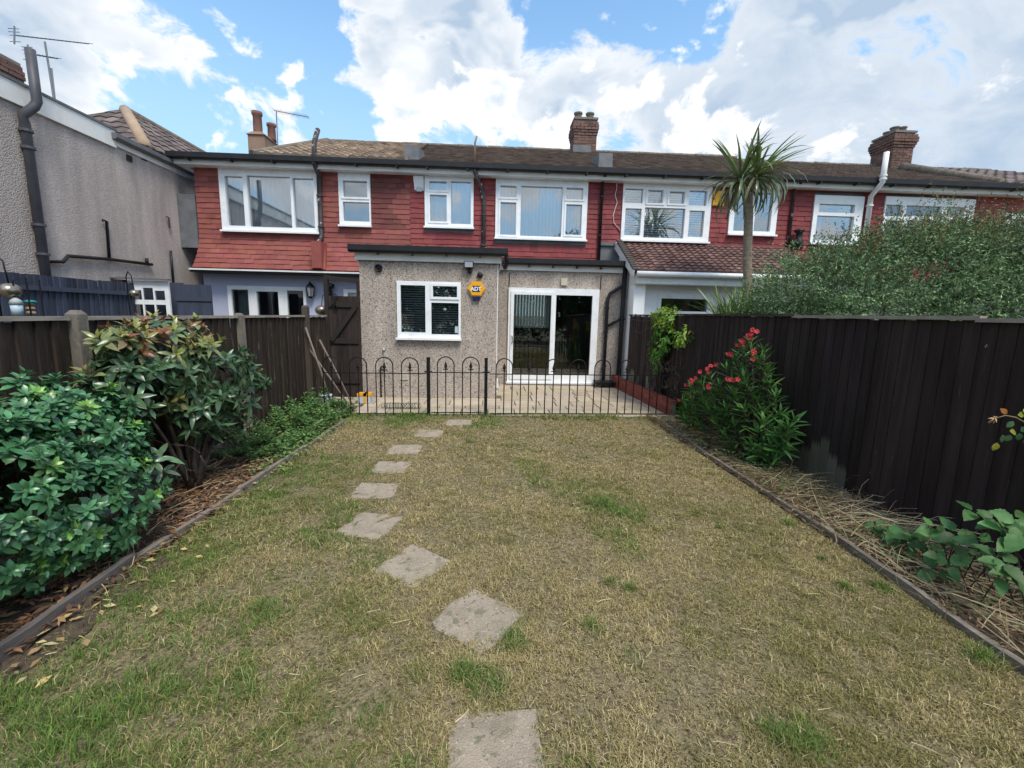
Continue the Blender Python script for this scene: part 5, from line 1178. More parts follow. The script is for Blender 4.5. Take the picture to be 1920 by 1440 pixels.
# ------------------------------------------------------------------ larger-leaved shrub behind it
sb = thing('shrub', 'tall leathery-leaved shrub with bronze new growth over bare stems by the left fence', 'shrub', (-2.7, 4.05, 0))
geosB = [leaf_geo(.125, .046, .22, .35, 4, .55), leaf_geo(.14, .040, .25, .5, 4, .5), leaf_geo(.10, .042, .2, .25, 4, .55)]
blB = [(-2.72, 3.75, 1.18, .34, .42, .36), (-2.66, 4.15, 1.05, .40, .5, .40), (-2.62, 4.55, .84, .32, .34, .30), (-2.72, 3.45, 1.02, .26, .3, .3), (-2.74, 4.0, 1.42, .22, .36, .16), (-2.7, 3.42, 1.36, .16, .2, .16), (-2.5, 3.95, .80, .22, .35, .2), (-2.64, 4.35, .55, .24, .36, .2)]
itB = []
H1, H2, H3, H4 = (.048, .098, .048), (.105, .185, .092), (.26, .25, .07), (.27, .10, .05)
for p, o in surf_points(blB, 240, .70, .26, Vector((.55, -.75, .2))):
    top = p.z > 1.28 or random.random() < .10
    ax = (o + Vector((0, 0, .45)) + rnd_unit() * .4)
    tip = H3 if random.random() < .7 else H4
    cf = (lambda f, t=top, q=tip: jit(lerpc(H2, q, .45 + .45 * f)) if t else jit(lerpc(H1, H2, random.random())))
    itB += rosette_items(p, ax, 5, 2, 1.2, 3, cf, .75, 1.2, random.uniform(.85, 1.1))
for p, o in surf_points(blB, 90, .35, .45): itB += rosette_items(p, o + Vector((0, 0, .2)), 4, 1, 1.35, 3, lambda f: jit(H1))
for p in (at_x(298, 855, -2.42), at_x(305, 880, -2.42), at_x(290, 865, -2.4)): itB += rosette_items(p, Vector((.5, -.4, .6)), 5, 1, 1.3, 3, lambda f: jit(H2))
leaf_set(sb, geosB, itB)
branches(sb, (-2.68, 3.95, 0), [(b[0], b[1], b[2]) for b in blB] + [(-2.42, 3.7, .42), (-2.6, 4.4, .6)], .024)
tw = MB()
for i in range(70):
    a = Vector((-2.65 + random.uniform(-.15, .2), random.uniform(3.6, 4.7), random.uniform(.25, .8))); b = a + rnd_unit() * .22
    tw.tube([a, a.lerp(b, .5) + rnd_unit() * .03, b], [.004, .003, .002], 4)
tag(tw.build('twigs', K['bark'], sb), kind='stuff')

# ------------------------------------------------------------------ oleander on the right
so = thing('oleander', 'oleander shrub with long narrow leaves and clusters of red flowers against the dark fence', 'shrub', (3.08, 4.75, 0))
geosO = [leaf_geo(.185, .034, .3, .15, 4, .45), leaf_geo(.17, .032, .3, .4, 4, .45), leaf_geo(.195, .030, .3, .05, 4, .42)]
O1, O2, O3 = (.055, .145, .034), (.10, .24, .055), (.26, .33, .07)
tipsO = []
def add_tip(px, py, X): tipsO.append(at_x(px, py, X))
for (px, py, X) in ((1408, 640, 3.02), (1380, 668, 2.98), (1425, 675, 3.08), (1360, 690, 2.92), (1440, 690, 3.1), (1395, 705, 2.95), (1330, 705, 2.86), (1350, 720, 2.86), (1310, 735, 2.84), (1295, 748, 2.82), (1375, 735, 2.88), (1410, 735, 3.0), (1445, 720, 3.12), (1455, 745, 3.12), (1335, 750, 2.82), (1300, 772, 2.82), (1285, 785, 2.82), (1360, 765, 2.84), (1395, 765, 2.9), (1430, 770, 3.02), (1465, 775, 3.12), (1490, 785, 3.1), (1480, 800, 3.05), (1340, 790, 2.8), (1310, 795, 2.8), (1375, 795, 2.85), (1420, 810, 2.95), (1460, 815, 3.05), (1445, 835, 3.0), (1410, 835, 2.92), (1360, 815, 2.82), (1475, 830, 3.05), (1330, 770, 2.8), (1380, 750, 2.9), (1420, 750, 3.02), (1345, 735, 2.86), (1400, 720, 2.98), (1425, 850, 2.95), (1320, 755, 2.85), (1390, 690, 2.98), (1450, 860, 3.02), (1435, 790, 2.98), (1370, 712, 2.94), (1315, 718, 2.86), (1287, 765, 2.84), (1278, 752, 2.86), (1295, 725, 2.88), (1432, 655, 3.08), (1395, 652, 3.0), (1275, 775, 2.86), (1350, 770, 2.84)):
    add_tip(px, py, X)
itO = []; baseO = Vector((3.08, 4.7, 0))
for k, tp in enumerate(tipsO):
    ax = ((tp - baseO).normalized() + Vector((-.15, -.15, .5)) + rnd_unit() * .15).normalized()
    cf = lambda f: jit(O3) if random.random() < .05 else jit(lerpc(O1, O2, random.random()))
    for t in range(4): itO += rosette_items(tp - ax * (.04 + .06 * t), ax, 4, 1, .70 + .18 * t, 3, cf, .8, 1.1)
    itO += rosette_items(tp, ax, 4, 1, .45, 3, lambda f: jit(O2), .55, .8)
leaf_set(so, geosO, itO, 'leafm', 'leafmj')
for k, tp in enumerate(tipsO):
    b = baseO + Vector((random.uniform(-.12, .08), random.uniform(-.2, .2), 0)); m_ = b.lerp(tp, .5) + Vector((.02, .02, .06))
    MB().tube([b, m_, tp], [.009, .007, .004], 5).build('stem', K['bark'], so, True)
fl_geo = MB(); 
for k in range(5):
    t = 2 * math.pi * k / 5; r_ = .027; c, s = math.cos(t), math.sin(t)
    fl_geo.add([(0, 0, 0), (r_ * math.cos(t - .5), r_ * math.sin(t - .5), .010), (r_ * 1.15 * c, r_ * 1.15 * s, .006), (r_ * math.cos(t + .5), r_ * math.sin(t + .5), .014)], [(0, 1, 2), (0, 2, 3)])
fme = fl_geo.tube([(0, 0, -.025), (0, 0, .004)], [.003, .006], 5).mesh('flower', K['petal'])
def red_flower(parent, c):
    a = (EYEP - c).normalized() + rnd_unit() * .7 + Vector((0, 0, .3)); M = a.to_track_quat('Z', 'Y').to_matrix().to_4x4(); M.translation = c
    piece('flower', fme, M, parent)
for (px, py, X, n) in ((1405, 632, 3.0, 6), (1413, 622, 3.0, 3), (1422, 625, 3.05, 2), (1392, 642, 2.98, 6), (1387, 648, 2.98, 4), (1368, 661, 2.92, 4), (1416, 660, 3.0, 3), (1412, 674, 3.0, 2), (1330, 688, 2.84, 3), (1341, 680, 2.86, 2), (1325, 698, 2.84, 4), (1313, 697, 2.84, 1), (1300, 712, 2.82, 5), (1292, 717, 2.82, 4), (1328, 726, 2.8, 4), (1367, 714, 2.86, 3), (1379, 711, 2.86, 3), (1277, 749, 2.84, 2), (1288, 724, 2.84, 2)):
    for k in range(max(1, round(n * .6))): red_flower(so, at_x(px + random.uniform(-5, 5), py + random.uniform(-4, 4), X - .03))

# ------------------------------------------------------------------ climber over the right fence
cl = thing('climbing_plant', 'bright green climber tumbling over the dark fence by the white house', 'climber', (3.15, 8.0, 0))
geosC = [leaf_geo(.085, .034, .2, .4, 3, .45), leaf_geo(.07, .028, .2, .3, 3, .45)]
blC = [(3.16, 7.95, 1.62, .20, .42, .20), (3.10, 7.85, 1.35, .13, .30, .30), (3.06, 7.95, 1.12, .11, .25, .25), (3.04, 7.95, .9, .10, .2, .22), (3.2, 8.15, 1.72, .2, .35, .13), (3.08, 7.05, 1.38, .14, .16, .17)]
itC = []; C1, C2, C3 = (.06, .17, .03), (.14, .31, .045), (.30, .36, .05)
for p, o in surf_points(blC, 420, .6, .6):
    hi = p.z > 1.5 or p.y < 7.3
    c = jit(lerpc(C2, C3, random.random() * (.9 if hi else .15))) if (hi or random.random() < .4) else jit(lerpc(C1, C2, random.random()))
    for k in range(4):
        d = (o * .6 + Vector((-.3, -.3, -.45)) + rnd_unit() * .6); itC.append((random.randrange(2), leaf_matrix(p + rnd_unit() * .03, d, o + Vector((0, 0, .4)), random.uniform(.8, 1.2)), c))
leaf_set(cl, geosC, itC, 'leafm', 'leafmj')
vn = MB()
for k in range(7):
    vn.tube([(3.14 + random.uniform(-.03, .03), 7.9 + random.uniform(-.2, .2), .0), (3.08 + random.uniform(-.04, .02), 7.9 + random.uniform(-.2, .2), .7), (3.1, 7.95 + random.uniform(-.2, .2), 1.3), (3.16, 7.9 + random.uniform(-.3, .3), 1.75)], [.012, .01, .007, .004], 6)
vn.tube([at_x(1232, 597, 3.0), at_x(1205, 594, 3.0), at_x(1190, 588, 3.02)], [.007, .006, .004], 5).tube([at_x(1232, 600, 3.0), at_x(1205, 602, 3.0), at_x(1180, 598, 3.02)], .005, 5).tube([at_x(1240, 612, 2.99), at_x(1215, 615, 2.98), at_x(1200, 624, 2.97), at_x(1190, 620, 2.97)], .005, 5)
vn.build('woody_stems', K['bark'], cl, True)
dv = MB()
for k in range(90):
    a = Vector((3.04 + random.uniform(-.1, .06), random.uniform(6.9, 8.1), random.uniform(.25, .95))); b = a + rnd_unit() * .2; dv.tube([a, a.lerp(b, .5) + rnd_unit() * .04, b], [.004, .003, .002], 4)
tag(dv.build('dry_twigs', K['bark'], cl), kind='stuff')

# ------------------------------------------------------------------ bramble and rose at the right edge
br_ = thing('bramble', 'sprawling bramble with broad toothed leaves at the foot of the dark fence', 'bramble', (2.98, 2.7, 0))
def toothed(L, Wd, droop, n=10):
    v, f = leaf_geo(L, Wd, .16, droop, n, .36)
    for i in range(1, n):
        k = 1.0 if i % 2 else .86
        v[3 * i, 0] *= k; v[3 * i + 2, 0] *= k; v[3 * i, 2] += .004 * (i % 2); v[3 * i + 2, 2] += .004 * (i % 2)
    return v, f
geosR = [toothed(.10, .072, .3), toothed(.085, .06, .45)]
itR = []; R1, R2 = (.055, .14, .045), (.10, .235, .07)
spots = [(1640, 985), (1665, 1000), (1605, 1005), (1625, 1015), (1680, 1000), (1695, 1030), (1745, 990), (1760, 1005), (1735, 1020), (1720, 1030), (1755, 1070), (1765, 1045), (1800, 1020), (1810, 1035), (1840, 1020), (1825, 960), (1865, 975), (1860, 985), (1885, 1005), (1900, 1015), (1880, 990), (1905, 985), (1900, 970), (1880, 1055), (1890, 1075), (1870, 1045), (1780, 1060), (1690, 1010), (1650, 1010), (1915, 1000), (1790, 1000), (1875, 1080), (1630, 1000), (1710, 1010)]
cane = MB()
for k, (px, py) in enumerate(spots):
    X = 2.83 if py > 1035 else (3.05 if py < 985 else 2.94)
    c = at_x(px, py, X); ax = Vector((-.25, -.45, .8)) + rnd_unit() * .3
    a = ax.orthogonal().normalized(); b = ax.normalized().cross(a); ph = random.uniform(0, 6.28); sc_ = random.uniform(.75, 1.15)
    for j in range(3):
        th = ph + j * 1.9; d = a * math.cos(th) + b * math.sin(th) + ax.normalized() * .15
        itR.append((random.randrange(2), leaf_matrix(c + d * .012, d, ax, sc_ * (1.1 if j == 1 else .9)), jit(lerpc(R1, R2, random.random()), .15)))
    rt = Vector((c.x + random.uniform(.02, .15), c.y + random.uniform(-.25, .25), .02)); cane.tube([rt, rt.lerp(c, .6) + Vector((.02, 0, .06)), c], [.004, .003, .002], 5)
leaf_set(br_, geosR, itR, 'leafm', 'leafmj')
cane.build('canes', K['bark'], br_, True)
rs = thing('rose', 'rose stem with a withered bloom and a few rounded leaves reaching over the border', 'rose', (2.95, 2.0, 0))
P_ = lambda px, py: at_y(px, py, 2.12)
MB().tube([(2.95, 1.9, 0), (3.02, 1.95, .6), (2.95, 2.05, 1.0), P_(1935, 800), P_(1905, 783), P_(1885, 779), P_(1868, 784)], [.009, .008, .007, .005, .004, .003, .003], 6).build('stem', K['stem'] if 'stem' in K else K['bark'], rs, True)
geosS = [leaf_geo(.042, .030, .15, .2, 4, .45)]
itS = []
for (px, py, dx, dz, y_) in ((1900, 790, -.5, -.7, 0), (1895, 815, -.3, -.8, 0), (1912, 812, .1, -1, 0), (1870, 830, -.2, -1, 1), (1880, 815, .3, -1, 0), (1915, 800, .6, -.7, 0), (1918, 772, .8, .3, 1), (1908, 778, .9, .1, 1), (1925, 820, .3, -1, 0), (1893, 808, .9, -.2, 1), (1922, 790, .5, -.5, 1), (1888, 776, -.7, .6, 2)):
    c = P_(px, py); d = RGT * dx + Vector((0, 0, dz)); itS.append((0, leaf_matrix(c, d, Vector((-.3, -1, .4)) + rnd_unit() * .3, random.uniform(.9, 1.15)), jit([(.07, .16, .07), (.26, .30, .04), (.35, .12, .04)][y_], .1)))
leaf_set(rs, geosS, itS, 'leafm', 'leafmj')
hp = MB(); c = P_(1866, 785)
for k in range(9):
    d = rnd_unit() - RGT * .6; hp.tube([c, c + d * .012, c + d * .024 + Vector((0, 0, -.004))], [.004, .004, .001], 5)
hp.build('withered_bloom', K['deadrose'], rs, True)

# ------------------------------------------------------------------ cordyline palm and its neighbours beyond the right fence
pm = thing('cordyline_palm', 'cordyline palm with tall bare trunk and strappy drooping crown in the next garden', 'palm', (5.0, 8.7, 0))
t0 = at_y(1403, 560, 8.7); t1 = at_y(1404, 400, 8.7); t2 = at_y(1402, 362, 8.7)
pts = [(t0.x + .02, 8.7, -.05), (t0.x, 8.7, 1.0), tuple(t0), tuple(at_y(1401, 480, 8.7)), tuple(t1), tuple(t2)]
MB().tube(pts, [.13, .10, .085, .085, .08, .085], 12).build('trunk', K['palmbark'], pm, True)
HL, HR = at_y(1388, 338, 8.7), at_y(1418, 332, 8.62)
MB().tube([t2 - Vector((0, 0, .05)), t2.lerp(HL, .5), HL], [.07, .06, .05], 8).build('limb', K['palmbark'], pm, True)
MB().tube([t2 - Vector((0, 0, .05)), t2.lerp(HR, .5), HR], [.07, .06, .05], 8).build('limb', K['palmbark'], pm, True)
def strap(L, Wd, droop, n=6):
    vs = []; fs = []; x = y = 0.0; z = 0.0; ang = 0.0
    for i in range(n + 1):
        t = i / n; w_ = Wd / 2 * (.75 + .9 * t if t < .3 else 1.02 * (1 - ((t - .3) / .7) ** 2.2)) + .001
        vs += [(-w_, y, z + w_ * .35), (0, y, z), (w_, y, z + w_ * .35)]
        ang = -droop * (t ** 1.5); y += L / n * math.cos(ang); z += L / n * math.sin(ang)
    for i in range(n): a = 3 * i; fs += [(a, a + 1, a + 4, a + 3), (a + 1, a + 2, a + 5, a + 4)]
    return np.array(vs), np.array(fs)
geosP = [strap(.95, .05, .55), strap(1.05, .05, 1.7), strap(1.05, .048, 2.4), strap(.95, .048, 2.8)]
itP = []; Q1, Q2, Q3 = (.10, .135, .065), (.17, .22, .10), (.25, .34, .09)
for (hd, n, lean, bright) in ((HL, 62, Vector((-.25, 0, -.1)), .15), (HR, 68, Vector((.6, -.05, .2)), .55)):
    for i in range(n):
        el = random.uniform(-1.15, 1.35) if bright < .3 else random.uniform(-.8, 1.15); th = random.uniform(0, 6.283)
        d = (Vector((math.cos(th) * math.cos(el), math.sin(th) * math.cos(el), math.sin(el))) + lean * .5).normalized()
        g_ = 0 if d.z > .45 else (1 if d.z > .0 else (2 if d.z > -.4 else 3))
        if random.random() < .25: g_ = min(3, g_ + 1)
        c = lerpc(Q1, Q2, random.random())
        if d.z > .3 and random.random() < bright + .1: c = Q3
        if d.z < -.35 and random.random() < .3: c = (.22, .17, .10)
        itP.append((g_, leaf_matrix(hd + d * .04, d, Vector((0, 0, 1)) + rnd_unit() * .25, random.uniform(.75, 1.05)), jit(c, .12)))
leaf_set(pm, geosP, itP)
sp_ = thing('spiky_plant', 'clump of upright sword-like leaves showing above the dark fence beside the palm trunk', 'plant', (4.6, 8.3, 0))
geosQ = [strap(1.0, .035, .35), strap(.9, .032, .9), strap(.95, .03, .15)]
itQ = []
for i in range(220):
    th = random.uniform(0, 6.283); el = random.uniform(.5, 1.45)
    d = Vector((math.cos(th) * math.cos(el), math.sin(th) * math.cos(el), math.sin(el)))
    b = Vector((4.45 + random.uniform(-.25, .35), 8.0 + random.uniform(-.15, .15), 1.46 + random.uniform(-.1, .12)))
    itQ.append((random.randrange(3), leaf_matrix(b, d, Vector((0, 0, 1)) + rnd_unit() * .4, random.uniform(.6, 1.0)), jit(lerpc((.12, .20, .06), (.20, .29, .08), random.random()), .12)))
leaf_set(sp_, geosQ, itQ)
MB().tube([(4.55, 8.2, 0), (4.55, 8.2, 1.5)], [.09, .07], 8).build('trunk', K['palmbark'], sp_, True)

def spray_shrub(parent, blobs, n_tw, n_leaf, lw, ll, cols, tl=.22, seed=3, name='foliage', up=.35, face=None, zmin=1.0, inner_=.5):
    """feathery foliage: short twigs spread through the blobs, each clad in many small leaves"""
    pts = surf_points(blobs, n_tw, inner_, zmin, face)
    P = np.array([p[:] for p, o in pts]); O = np.array([o[:] for p, o in pts])
    D = O * .8 + np.array([0, 0, up]) + rng.standard_normal(P.shape) * .45; D /= np.linalg.norm(D, axis=1)[:, None]
    L = tl * rng.gamma(4, .22, len(P))
    clump = .62 + .75 * np.clip((np.sin(P[:, 0] * 5.1 + 2 * np.sin(P[:, 2] * 4.3)) * np.sin(P[:, 2] * 6.7 + P[:, 0] * 2 + P[:, 1] * 3) + .45), 0, 1)
    T = rng.uniform(0, 1, (len(P), n_leaf))
    base = P[:, None] + D[:, None] * (L[:, None] * T)[..., None] + np.array([0, 0, -.18]) * ((L[:, None] * T) ** 2)[..., None] * 2
    dirs = D[:, None] * .7 + rng.standard_normal((len(P), n_leaf, 3)) * .8; dirs /= np.linalg.norm(dirs, axis=2)[..., None]
    side = np.cross(dirs, rng.standard_normal(dirs.shape)); side /= np.linalg.norm(side, axis=2)[..., None]
    s = rng.uniform(.7, 1.3, (len(P), n_leaf, 1))
    v0 = base; v1 = base + dirs * ll * s * .5 + side * lw * s * .5; v2 = base + dirs * ll * s; v3 = base + dirs * ll * s * .5 - side * lw * s * .5
    V = np.stack([v0, v1, v2, v3], 2).reshape(-1, 3)
    F = np.arange(len(V)).reshape(-1, 4)
    tone = (.55 + .45 * clump[:, None]) * np.clip(rng.normal(1, .22, (len(P), 1)), .5, 1.6) * np.clip(rng.normal(1, .15, (len(P), n_leaf)), .6, 1.5)
    pick = rng.integers(0, len(cols), (len(P), 1)).repeat(n_leaf, 1)
    col = (np.array(cols)[pick] * tone[..., None]).reshape(-1, 3).repeat(4, 0)
    org = np.array(wl(parent)) if parent is not None else np.zeros(3)
    o = link(name, fast_mesh(name, V - org, F, K['matt'], col), tuple(org), parent)
    tag(o, kind='stuff'); return o
ts = thing('feathery_shrub', 'big feathery grey-green shrub spilling along the top of the dark fence', 'shrub', (5.6, 6.4, 0))
blT = [(5.0, 6.6, 1.9, .95, .9, .72), (6.1, 6.6, 2.1, 1.1, 1.0, .85), (7.2, 6.7, 2.2, 1.1, 1.0, .85), (8.3, 6.8, 1.95, 1.1, 1.0, .8), (5.5, 6.2, 1.6, 1.2, .7, .6), (7.0, 6.0, 1.6, 1.4, .7, .7), (9.3, 7, 1.8, 1.1, 1, .75), (6.6, 6.5, 2.6, .5, .5, .35), (7.5, 6.6, 2.7, .5, .5, .3), (4.8, 6.3, 1.5, .7, .5, .3)]
spray_shrub(ts, blT, 10500, 13, .017, .048, [(.135, .22, .10), (.18, .27, .13), (.22, .31, .16), (.105, .175, .085)], .36, face=Vector((-.45, -.8, .35)), inner_=.58)
spray_shrub(ts, [(6.6, 6.5, 2.9, .9, .5, .25), (7.7, 6.5, 2.8, .9, .5, .3), (5.3, 6.5, 2.55, .7, .5, .2), (4.5, 6.6, 2.05, .4, .4, .2), (7.2, 6.4, 2.8, 1.6, .6, .3), (5.9, 6.3, 2.75, .5, .4, .3), (8.0, 6.4, 2.7, .7, .5, .3)], 1500, 14, .015, .034, [(.16, .17, .075), (.22, .16, .075), (.12, .17, .09)], .42, name='new_shoots', up=1.0, zmin=1.5)
branches(ts, (6.2, 6.7, 0), [(b[0], b[1] + .1, b[2] + .1) for b in blT], .05)
hd = thing('hedge_bush', 'low fine-leaved green bush at the palm foot just above the dark fence', 'bush', (5.1, 7.7, 0))
spray_shrub(hd, [(5.3, 7.7, 1.5, .75, .5, .55), (5.9, 7.6, 1.6, .6, .5, .5), (4.95, 7.8, 1.45, .5, .5, .42)], 3200, 11, .022, .036, [(.075, .15, .055), (.10, .19, .065), (.06, .12, .05)], .18, zmin=.9)
branches(hd, (5.4, 7.7, 0), [(5.0, 7.7, 1.4), (5.4, 7.7, 1.5), (5.9, 7.6, 1.6)], .03)

# ------------------------------------------------------------------ ground cover, litter, straw
def flat_leaves(n, xr, yr, zr, ll, lw, cols, name, label, tilt=.6, parent=None, mat='matt', dens=None):
    x = rng.uniform(*xr, n); y = rng.uniform(*yr, n); z = rng.uniform(*zr, n)
    if dens is not None: k = rng.uniform(0, 1, n) < dens(x, y); x, y, z = x[k], y[k], z[k]; n = len(x)
    th = rng.uniform(0, 2 * np.pi, n); d = np.stack([np.cos(th), np.sin(th), rng.normal(0, tilt, n)], 1); d /= np.linalg.norm(d, axis=1)[:, None]
    sd_ = np.stack([-np.sin(th), np.cos(th), rng.normal(0, tilt, n)], 1); sd_ /= np.linalg.norm(sd_, axis=1)[:, None]
    s = rng.uniform(.6, 1.35, (n, 1)); b = np.stack([x, y, z], 1)
    V = np.stack([b, b + d * ll * s * .5 + sd_ * lw * s * .5, b + d * ll * s + np.array([0, 0, -.15]) * ll, b + d * ll * s * .5 - sd_ * lw * s * .5], 1).reshape(-1, 3)
    col = (np.array(cols)[rng.integers(0, len(cols), n)] * np.clip(rng.normal(1, .2, (n, 1)), .5, 1.6)).repeat(4, 0)
    o = link(name, fast_mesh(name, V, np.arange(len(V)).reshape(-1, 4), K[mat], col), (0, 0, 0), parent)
    tag(o, label, kind='stuff'); return o
def cover_h(x, y): return np.clip(1 - ((x + 2.62) / .5) ** 2, 0, 1)
n = 12000; gx = rng.uniform(-3.0, -2.2, n); gy = rng.uniform(4.7, 7.3, n)
bump_ = .05 + .30 * np.clip(np.sin(gx * 11 + 3 * np.sin(gy * 3.1)) * np.sin(gy * 6.3 + 2 * np.sin(gx * 7)), 0, 1) + .12 * np.clip((gy - 5), 0, 1.5) / 1.5
gz = bump_ * np.sqrt(rng.uniform(.1, 1, n)) * np.clip(1.15 - ((gx + 2.65) / .5) ** 2, .3, 1)
th = rng.uniform(0, 2 * np.pi, n); dd_ = np.stack([np.cos(th), np.sin(th), rng.uniform(-.1, .7, n)], 1); dd_ /= np.linalg.norm(dd_, axis=1)[:, None]
sd2 = np.stack([-np.sin(th), np.cos(th), rng.normal(0, .3, n)], 1); b = np.stack([gx, gy, gz + .03], 1); ll = rng.uniform(.018, .065, (n, 1)); lw2 = ll * .5
V = np.stack([b, b + dd_ * ll * .5 + sd2 * lw2 * .5, b + dd_ * ll, b + dd_ * ll * .5 - sd2 * lw2 * .5], 1).reshape(-1, 3)
cc = np.array([(.07, .15, .045), (.10, .20, .06), (.05, .12, .045), (.15, .23, .07)])[rng.integers(0, 4, n)] * np.clip(rng.normal(1, .2, (n, 1)), .5, 1.6)
o = link('ground_cover', fast_mesh('ground_cover', V, np.arange(len(V)).reshape(-1, 4), K['matt'], cc.repeat(4, 0)), (0, 0, 0), None)
tag(o, 'low leafy ground cover filling the left border by the poles', kind='stuff')
flat_leaves(900, (-2.4, -2.08), (4.3, 6.6), (.03, .10), .045, .018, [(.20, .26, .09), (.28, .30, .12), (.12, .2, .06)], 'weeds', 'pale weeds spilling over the left edging', .5)
flat_leaves(2600, (-2.98, -2.2), (1.0, 4.8), (.03, .06), .06, .022, [(.20, .095, .05), (.26, .15, .08), (.13, .07, .045), (.33, .22, .11), (.10, .06, .045)], 'leaf_litter', 'brown leaf litter on the left border soil', .25)
flat_leaves(170, (-2.22, -1.5), (1.0, 3.0), (.018, .04), .05, .025, [(.45, .33, .14), (.36, .24, .12), (.5, .42, .22)], 'leaf_litter', 'scattered pale fallen leaves on the lawn by the left edging', .25, dens=lambda x, y: np.clip(1.1 - (x + 2.22) / .5, 0, 1))
flat_leaves(3200, (2.62, 3.4), (.8, 7.1), (.03, .06), .045, .015, [(.28, .20, .12), (.20, .13, .08), (.36, .28, .17), (.14, .095, .065)], 'leaf_litter', 'brown litter on the right border soil', .3)
flat_leaves(1500, (2.62, 3.2), (3.6, 6.9), (.04, .16), .03, .014, [(.08, .15, .05), (.11, .19, .06), (.17, .2, .08)], 'weeds', 'small green weeds under the oleander', .4)
flat_leaves(700, (2.6, 3.3), (1.2, 3.4), (.04, .2), .03, .014, [(.08, .15, .05), (.06, .12, .05)], 'weeds', 'small green weeds among the dry stems', .4)
def straw(n, xr, yr, Lr, wd, cols, name, label, rise=.35, zr=(.02, .05), dens=None, along=0.0):
    x = rng.uniform(*xr, n); y = rng.uniform(*yr, n)
    if dens is not None: k = rng.uniform(0, 1, n) < dens(x, y); x, y = x[k], y[k]; n = len(x)
    b = np.stack([x, y, rng.uniform(*zr, n)], 1); th = rng.uniform(0, 2 * np.pi, n)
    if along: th = np.where(rng.uniform(0, 1, n) < along, rng.normal(np.pi / 2, .5, n) + np.pi * rng.integers(0, 2, n), th)
    el = np.abs(rng.normal(0, rise, n)); L = rng.uniform(*Lr, n)
    h = np.stack([np.cos(th), np.sin(th), np.zeros(n)], 1); s_ = np.stack([-np.sin(th), np.cos(th), np.zeros(n)], 1); up = np.array([0, 0, 1.0])
    cv = rng.normal(0, .25, n); rows = []
    for t in (0, .33, .67, 1.0):
        p = b + h * (L * t * np.cos(el))[:, None] + up * (L * (t * np.sin(el) - .55 * t * t * np.sin(el)))[:, None] + s_ * (L * cv * t * t)[:, None]
        p[:, 2] = np.maximum(p[:, 2], min(zr[0], .015))
        rows.append(p - s_ * wd / 2 * (1 - .5 * t) + 0); rows.append(p + s_ * wd / 2 * (1 - .5 * t) + up * wd * .6)
    V = np.stack(rows, 1); F = []
    base = (np.arange(n) * 8)[:, None]
    F = np.concatenate([base + np.array([[2 * k, 2 * k + 1, 2 * k + 3, 2 * k + 2]]) for k in range(3)], 0)
    col = (np.array(cols)[rng.integers(0, len(cols), n)] * np.clip(rng.normal(1, .18, (n, 1)), .5, 1.5)).repeat(8, 0)
    o = link(name, fast_mesh(name, V.reshape(-1, 3), F, K['matt'], col), (0, 0, 0), None)
    tag(o, label, kind='stuff'); return o
ST = [(.46, .36, .21), (.38, .28, .16), (.52, .43, .27), (.27, .19, .11)]
straw(1500, (2.64, 3.35), (.8, 4.6), (.10, .45), .0045, ST, 'dry_stems', 'tangle of dry straw stems in the right border', .45)
straw(700, (2.64, 3.2), (4.2, 7.0), (.08, .35), .005, ST, 'dry_stems', 'dry straw stems beneath the oleander', .3)
straw(90, (2.66, 3.1), (1.0, 3.6), (.5, 1.0), .007, [(.55, .45, .28), (.48, .38, .23)], 'dry_stems', 'long pale fallen stalks along the right edging', .25, along=.75)
straw(130, (2.95, 3.4), (2.2, 3.9), (.25, .6), .004, [(.40, .28, .17), (.5, .4, .26)], 'dry_stems', 'arching dry grass stalks against the dark fence', 1.0)
straw(110, (-2.9, -2.25), (4.8, 7.2), (.25, .5), .004, [(.28, .33, .12), (.45, .42, .2)], 'weed_stalks', 'thin upright weed stalks in the ground cover', 1.1)
straw(420, (-2.95, -2.2), (2.4, 5.0), (.08, .3), .004, ST + [(.25, .12, .07)], 'dry_stems', 'dry stems lying in the left border', .25)

# ------------------------------------------------------------------ grass
pts_ = [(-2.24, 1.3)] + [(-2.05 + .07 * math.sin(7 * k) * math.sin(3.1 * k + 1), 1.4 + k * .15) for k in range(10)] + [(-2.24, 2.95)]
o = MB().poly(pts_, 'z', .004, .009).build('bare_earth', K['soil'], None); tag(o, 'strip of bare earth between the lawn and the left edging', kind='structure')
def vnoise(x, y, s, seed):
    g_ = np.random.default_rng(seed).uniform(0, 1, (64, 64)); X = x * s + 20; Y = y * s + 20
    xi, yi = np.floor(X).astype(int), np.floor(Y).astype(int); fx, fy = X - xi, Y - yi; fx = fx * fx * (3 - 2 * fx); fy = fy * fy * (3 - 2 * fy)
    G = lambda a, b_: g_[a % 64, b_ % 64]
    return (G(xi, yi) * (1 - fx) + G(xi + 1, yi) * fx) * (1 - fy) + (G(xi, yi + 1) * (1 - fx) + G(xi + 1, yi + 1) * fx) * fy
def fbm(x, y, s, seed): return (vnoise(x, y, s, seed) * .5 + vnoise(x, y, s * 2.1, seed + 1) * .3 + vnoise(x, y, s * 4.3, seed + 2) * .2)
TUFTS = [(at_g(px, py), r_) for px, py, r_ in ((960, 1205, .07), (915, 1285, .09), (690, 1335, .08), (1110, 1180, .05), (1180, 1105, .04), (1145, 1095, .03), (1655, 1105, .07), (1585, 1105, .05), (1540, 1050, .03), (1190, 1235, .06), (640, 1330, .08), (1350, 990, .04), (1480, 985, .05), (1510, 1390, .09), (1460, 1380, .07), (500, 1150, .12), (450, 1290, .12), (870, 1270, .07), (805, 1065, .06), (1310, 965, .04), (1100, 860, .05), (690, 890, .07), (880, 830, .05), (1845, 1240, .08), (60, 1390, .12))]
